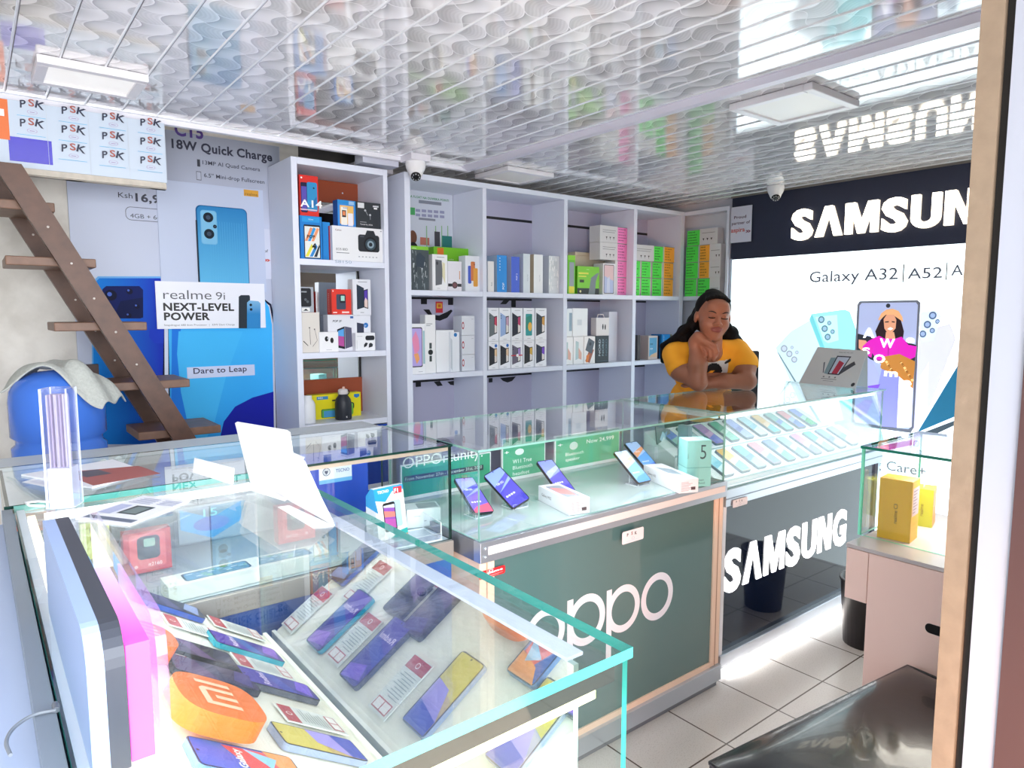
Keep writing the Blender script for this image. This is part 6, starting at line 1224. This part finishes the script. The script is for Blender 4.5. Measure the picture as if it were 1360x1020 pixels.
head=[he(0,.018,.028,.078,.092,.088,.02),he(0,-.022,-.040,.060,.062,.066,.03),he(0,-.052,-.082,.026,.024,.022,.025),he(.040,-.045,-.028,.024,.028,.026,.02),he(-.040,-.045,-.028,.024,.028,.026,.02),
 he(0,-.060,.050,.050,.024,.034,.03),hcp((0,-.078,.012),(0,-.094,-.018),.008,.012,.010),he(.013,-.088,-.024,.0095,.010,.008,.006),he(-.013,-.088,-.024,.0095,.010,.008,.006),
 he(.030,-.088,.008,.017,.012,.010,.012,'sub'),he(-.030,-.088,.008,.017,.012,.010,.012,'sub'),he(.030,-.066,.008,.014,.014,.0115,.006),he(-.030,-.066,.008,.014,.014,.0115,.006),
 he(0,-.081,-.044,.028,.011,.0070,.006),he(0,-.079,-.055,.023,.012,.0080,.006),hcp((-.022,-.090,-.050),(.022,-.090,-.050),.0022,.0022,.003,'sub'),
 he(.079,.015,-.008,.009,.018,.027,.008),he(-.079,.015,-.008,.009,.018,.027,.008)]
sk=head+[cap((-.008,.055,1.33),(0,.10,1.22),.050,.056,.03),ell((0,.16,1.12),(.14,.085,.12),.05),
 # her right arm (left in view), forearm upright, elbow on the glass
 cap((-.165,.15,1.195),(-.145,.085,1.125),.052,.050,.03),cap((-.145,.085,1.125),(-.082,.0,CT+.042),.050,.040,.03),cap((-.082,.0,CT+.040),(-.086,.0,CT+.13),.040,.042,.02),cap((-.086,.0,CT+.13),(-.104,.008,1.265),.042,.026,.02),
 # back of the hand bending over to the chin
 cap((-.104,.008,1.265),(-.092,-.008,1.290),.026,.024,.015),cap((-.092,-.008,1.290),(-.050,-.030,1.262),.024,.019,.015),cap((-.095,.010,1.282),(-.048,-.008,1.270),.020,.016,.015),
 # her left arm lying on the glass
 cap((.150,.15,1.210),(.172,.10,1.14),.052,.050,.03),cap((.172,.10,1.14),(.165,.035,CT+.042),.048,.039,.03),cap((.165,.03,CT+.041),(.06,.03,CT+.040),.040,.034,.02),cap((.06,.03,CT+.040),(-.025,.055,CT+.030),.034,.025,.02),cap((-.025,.055,CT+.030),(-.075,.075,CT+.024),.024,.020,.015)]
def finger(pts,rs):
    for a,b,(ra,rb) in zip(pts,pts[1:],zip(rs,rs[1:])): sk.append(cap(a,b,ra,rb,.004))
finger([(-.052,-.040,1.272),(-.022,-.050,1.252),(-.010,-.048,1.222),(-.012,-.040,1.200)],(.0105,.0098,.009,.0078))
finger([(-.054,-.032,1.260),(-.028,-.046,1.236),(-.020,-.046,1.206),(-.022,-.038,1.184)],(.0105,.0098,.009,.0078))
finger([(-.062,-.022,1.252),(-.042,-.036,1.226),(-.038,-.038,1.200),(-.042,-.028,1.184)],(.0100,.0094,.0088,.0076))
finger([(-.072,-.012,1.246),(-.058,-.024,1.222),(-.056,-.026,1.204),(-.060,-.016,1.192)],(.0095,.0088,.008,.007))
finger([(-.088,.006,1.275),(-.060,.010,1.290),(-.034,.004,1.288),(-.018,-.004,1.282)],(.014,.012,.0105,.009))
for i in range(4): finger([(-.072,.064+.014*i,CT+.022),(-.105,.066+.015*i,CT+.018),(-.130,.070+.014*i,CT+.012)],(.010,.0092,.008))
finger([(-.045,.045,CT+.028),(-.078,.040,CT+.028),(-.098,.046,CT+.020)],(.012,.010,.0085))
SKN=mat('#a06a52',.42,spec=.45,bump=.05,bscale=150); LIP=mat('#8a4c48',.35); SKD=mat('#5a3226',.5)
person=thing('person','woman in yellow printed t-shirt leaning on the navy counter, chin on hand','person',PO); person.matrix_world=PM
def mesh_np(name,Vv,Ff,mats,fn,parent):
    me=bpy.data.meshes.new(name); me.from_pydata(Vv.tolist(),[],Ff.tolist())
    for m in mats: me.materials.append(m)
    C=Vv[Ff].mean(1); mi=fn(C).astype(int); me.polygons.foreach_set('material_index',mi); me.polygons.foreach_set('use_smooth',np.ones(len(Ff),bool)); me.update()
    o=bpy.data.objects.new(name,me); col.objects.link(o); o.parent=parent
    s=o.modifiers.new('smooth','SMOOTH'); s.factor=.5; s.iterations=2; return o
Vv,Ff=surf(sk,(-.27,-.16,.99),(.27,.30,1.52),.0034)
def skm(C):
    L=(C-HC)@HR_; mi=np.zeros(len(C)); lip=((L[:,0]/.029)**2+((L[:,2]+.050)/.0125)**2<1)&(L[:,1]<-.078)&(L[:,1]>-.2); mi[lip]=1; 
    for s in (-1,1): mi[((L[:,0]-s*.030)**2+(L[:,2]-.004)**2<.0125**2)&(L[:,1]<-.06)&(L[:,2]<.004)]=0
    return mi
mesh_np('body',Vv,Ff,[SKN,LIP],skm,person)
# shirt
sh=[ell((-.002,.155,1.165),(.160,.090,.085),.05),ell((0,.20,1.09),(.148,.10,.12),.06),ell((0,.33,.93),(.145,.11,.15),.06),cap((-.165,.15,1.198),(-.152,.095,1.140),.060,.063,.03),cap((.150,.15,1.214),(.176,.105,1.158),.060,.063,.03),
 cap((-.06,.12,1.235),(-.14,.145,1.215),.036,.045,.03),cap((.06,.12,1.240),(.13,.145,1.225),.036,.045,.03),cap((-.01,.035,1.33),(-.004,.045,1.232),.048,.050,.012,'sub'),
 cap((-.141,.075,1.112),(-.10,.01,1.06),.056,.06,.006,'sub'),cap((.178,.085,1.110),(.170,.03,1.04),.058,.06,.006,'sub')]
Vs,Fs=surf(sh,(-.27,.0,.76),(.27,.47,1.30),.0042)
def shm(C):
    mi=np.zeros(len(C)); u,v,w=C[:,0],C[:,1],C[:,2]; f=v<.16
    mi[f&(w>1.075)&(w<1.165+.12*(u+.02))&(w<1.185)&(u>-.045)&(u<.085)&(u+.9*(w-1.1)>-.05)]=1
    mi[f&((u-.012)**2+(w-1.120)**2<.042**2)]=2; mi[f&(((u-.0)/.016)**2+((w-1.118-.3*u)/.006)**2<1)]=0; mi[f&(((u-.004)/.018)**2+((w-1.100-.3*u)/.006)**2<1)]=0
    mi[f&(((u-.082)/.018)**2+((w-1.168-.5*(u-.08))/.008)**2<1)]=2
    mi[f&(w<1.075)&(u<-.02)&(w>1.0)]=0; mi[w<.9]=3
    return mi
mesh_np('t_shirt',Vs,Fs,[mat('#ffb02a',.75,bump=.15,bscale=70),mat('#ded9d6',.7),mat('#16161a',.7),mat('#ffb02a',.75)],shm,person)
# trousers and shoes, behind the counter
tr=[ell((0,.35,.84),(.150,.11,.10),.05),cap((-.07,.35,.80),(-.09,.33,.44),.085,.060,.04),cap((-.09,.33,.44),(-.09,.34,.10),.060,.045,.03),cap((.07,.35,.80),(.09,.33,.44),.085,.060,.03),cap((.09,.33,.44),(.09,.34,.10),.060,.045,.03)]
Vt,Ft=surf(tr,(-.22,.08,.02),(.22,.50,.98),.008); mesh_np('trousers',Vt,Ft,[mat('#26304a',.8)],lambda C:np.zeros(len(C)),person)
for s in (-1,1):
    Vt,Ft=surf([cap((s*.09,.34,.045),(s*.095,.21,.035),.042,.032,.03)],(-.2,.08,-.0),(.2,.4,.12),.006); Vt[:,2]=np.maximum(Vt[:,2],.002); mesh_np('shoe',Vt,Ft,[mat('#1c1c20',.5)],lambda C:np.zeros(len(C)),person)
# hair: pulled back cap, rope braids over the back and shoulders
HB=mat('#0b0a0e',.75,spec=.25,bump=.5,bscale=90)
ha=[he(0,.030,.040,.084,.088,.086,.02),he(0,-.098,-.02,.080,.062,.088,.014,'sub'),he(.0,-.05,-.09,.09,.08,.08,.01,'sub')]
for i in range(9):
    x=-.052+.013*i; ha.append(hcp((x,-.052+.7*abs(x)*.35,(.100-6*x*x)),(x*.6,.06,.122-3*x*x),.009,.010,.002))
ha+= [he(0,.10,-.01,.08,.045,.08,.02),he(-.075,.075,-.045,.030,.035,.045,.02),he(.070,.080,-.055,.028,.035,.045,.02),ell((-.115,.14,1.30),(.045,.03,.05),.02),ell((.110,.15,1.30),(.045,.03,.045),.02)]
rd=random.Random(4)
for i in range(7):
    a=hp(-.062+.004*i,.05+.012*i,.02-.012*i); p1=(-.118-.008*i,.10+.008*i,1.335-.010*i); p2=(-.150-.010*i,.175+.006*i,1.275-.006*i); p3=(-.155-.008*i,.235,1.16)
    for q,r_,s in ((a,p1,.014),(p1,p2,.016),(p2,p3,.013)): ha.append(cap(q,r_,s,s-.001,.006))
for i in range(6):
    a=hp(.064-.003*i,.06+.012*i,.0-.012*i); p1=(.092+.009*i,.12+.008*i,1.345-.010*i); p2=(.140+.007*i,.17,1.300-.008*i); p3=(.190+.006*i,.20,1.245-.006*i)
    for q,r_,s in ((a,p1,.013),(p1,p2,.013),(p2,p3,.010)): ha.append(cap(q,r_,s,s-.001,.006))
Vh,Fh=surf(ha,(-.27,-.10,1.10),(.27,.30,1.53),.0034); mesh_np('braided_hair',Vh,Fh,[HB],lambda C:np.zeros(len(C)),person)
b=B()
for s in (-1,1):
    pts=[hp(s*.030+.0155*math.cos(a),-.0835+.006*abs(math.cos(a)),.0055-.0035*math.sin(a)) for a in [math.pi*k/8 for k in range(9)]]; b.tube([V(p) for p in pts],.0022,mat('#120c0c',.5),6)
b.build('eyelashes',person); b=B()
for s in (-1,1):
    pts=[hp(s*(.014+.034*k/8),-.088+.012*(k/8)**2,.026+.007*math.sin(math.pi*(k/8)*.8)) for k in range(9)]; b.tube([V(p) for p in pts],[.0012+.0014*math.sin(math.pi*k/8) for k in range(9)],mat('#1c1212',.7),6)
b.build('eyebrows',person)
# chair behind her
v_=.47; dd=(3.29+v_); ur=(1008-950)/FPX*dd+ (950-680)/FPX*v_; CH_=EYE.z+(ray(1008,466).z/ray(1008,466).dot(fh))*dd*math.cos(PITCH)
cp=PM@V((ur-.19,v_+.16,0)); ch=thing('chair','dark chair just behind the woman, its back corner showing beside her shoulder','chair',cp,-YAW)
DKC=mat('#2c2a30',.5)
b=B(); b.box(-.19,-.12,.50,.19,.18,.56,DKC); b.build('seat',ch,.01)
b=B(); b.box(-.19,-.16,CH_-.34,.19,-.13,CH_,DKC); b.build('backrest',ch,.01)
for x in (-.18,.15):
    for y in (-.16,.14): b=B(); b.box(x,y,0,x+.03,y+.03,.50 if y>0 else CH_-.32,DKC); b.build('leg',ch)
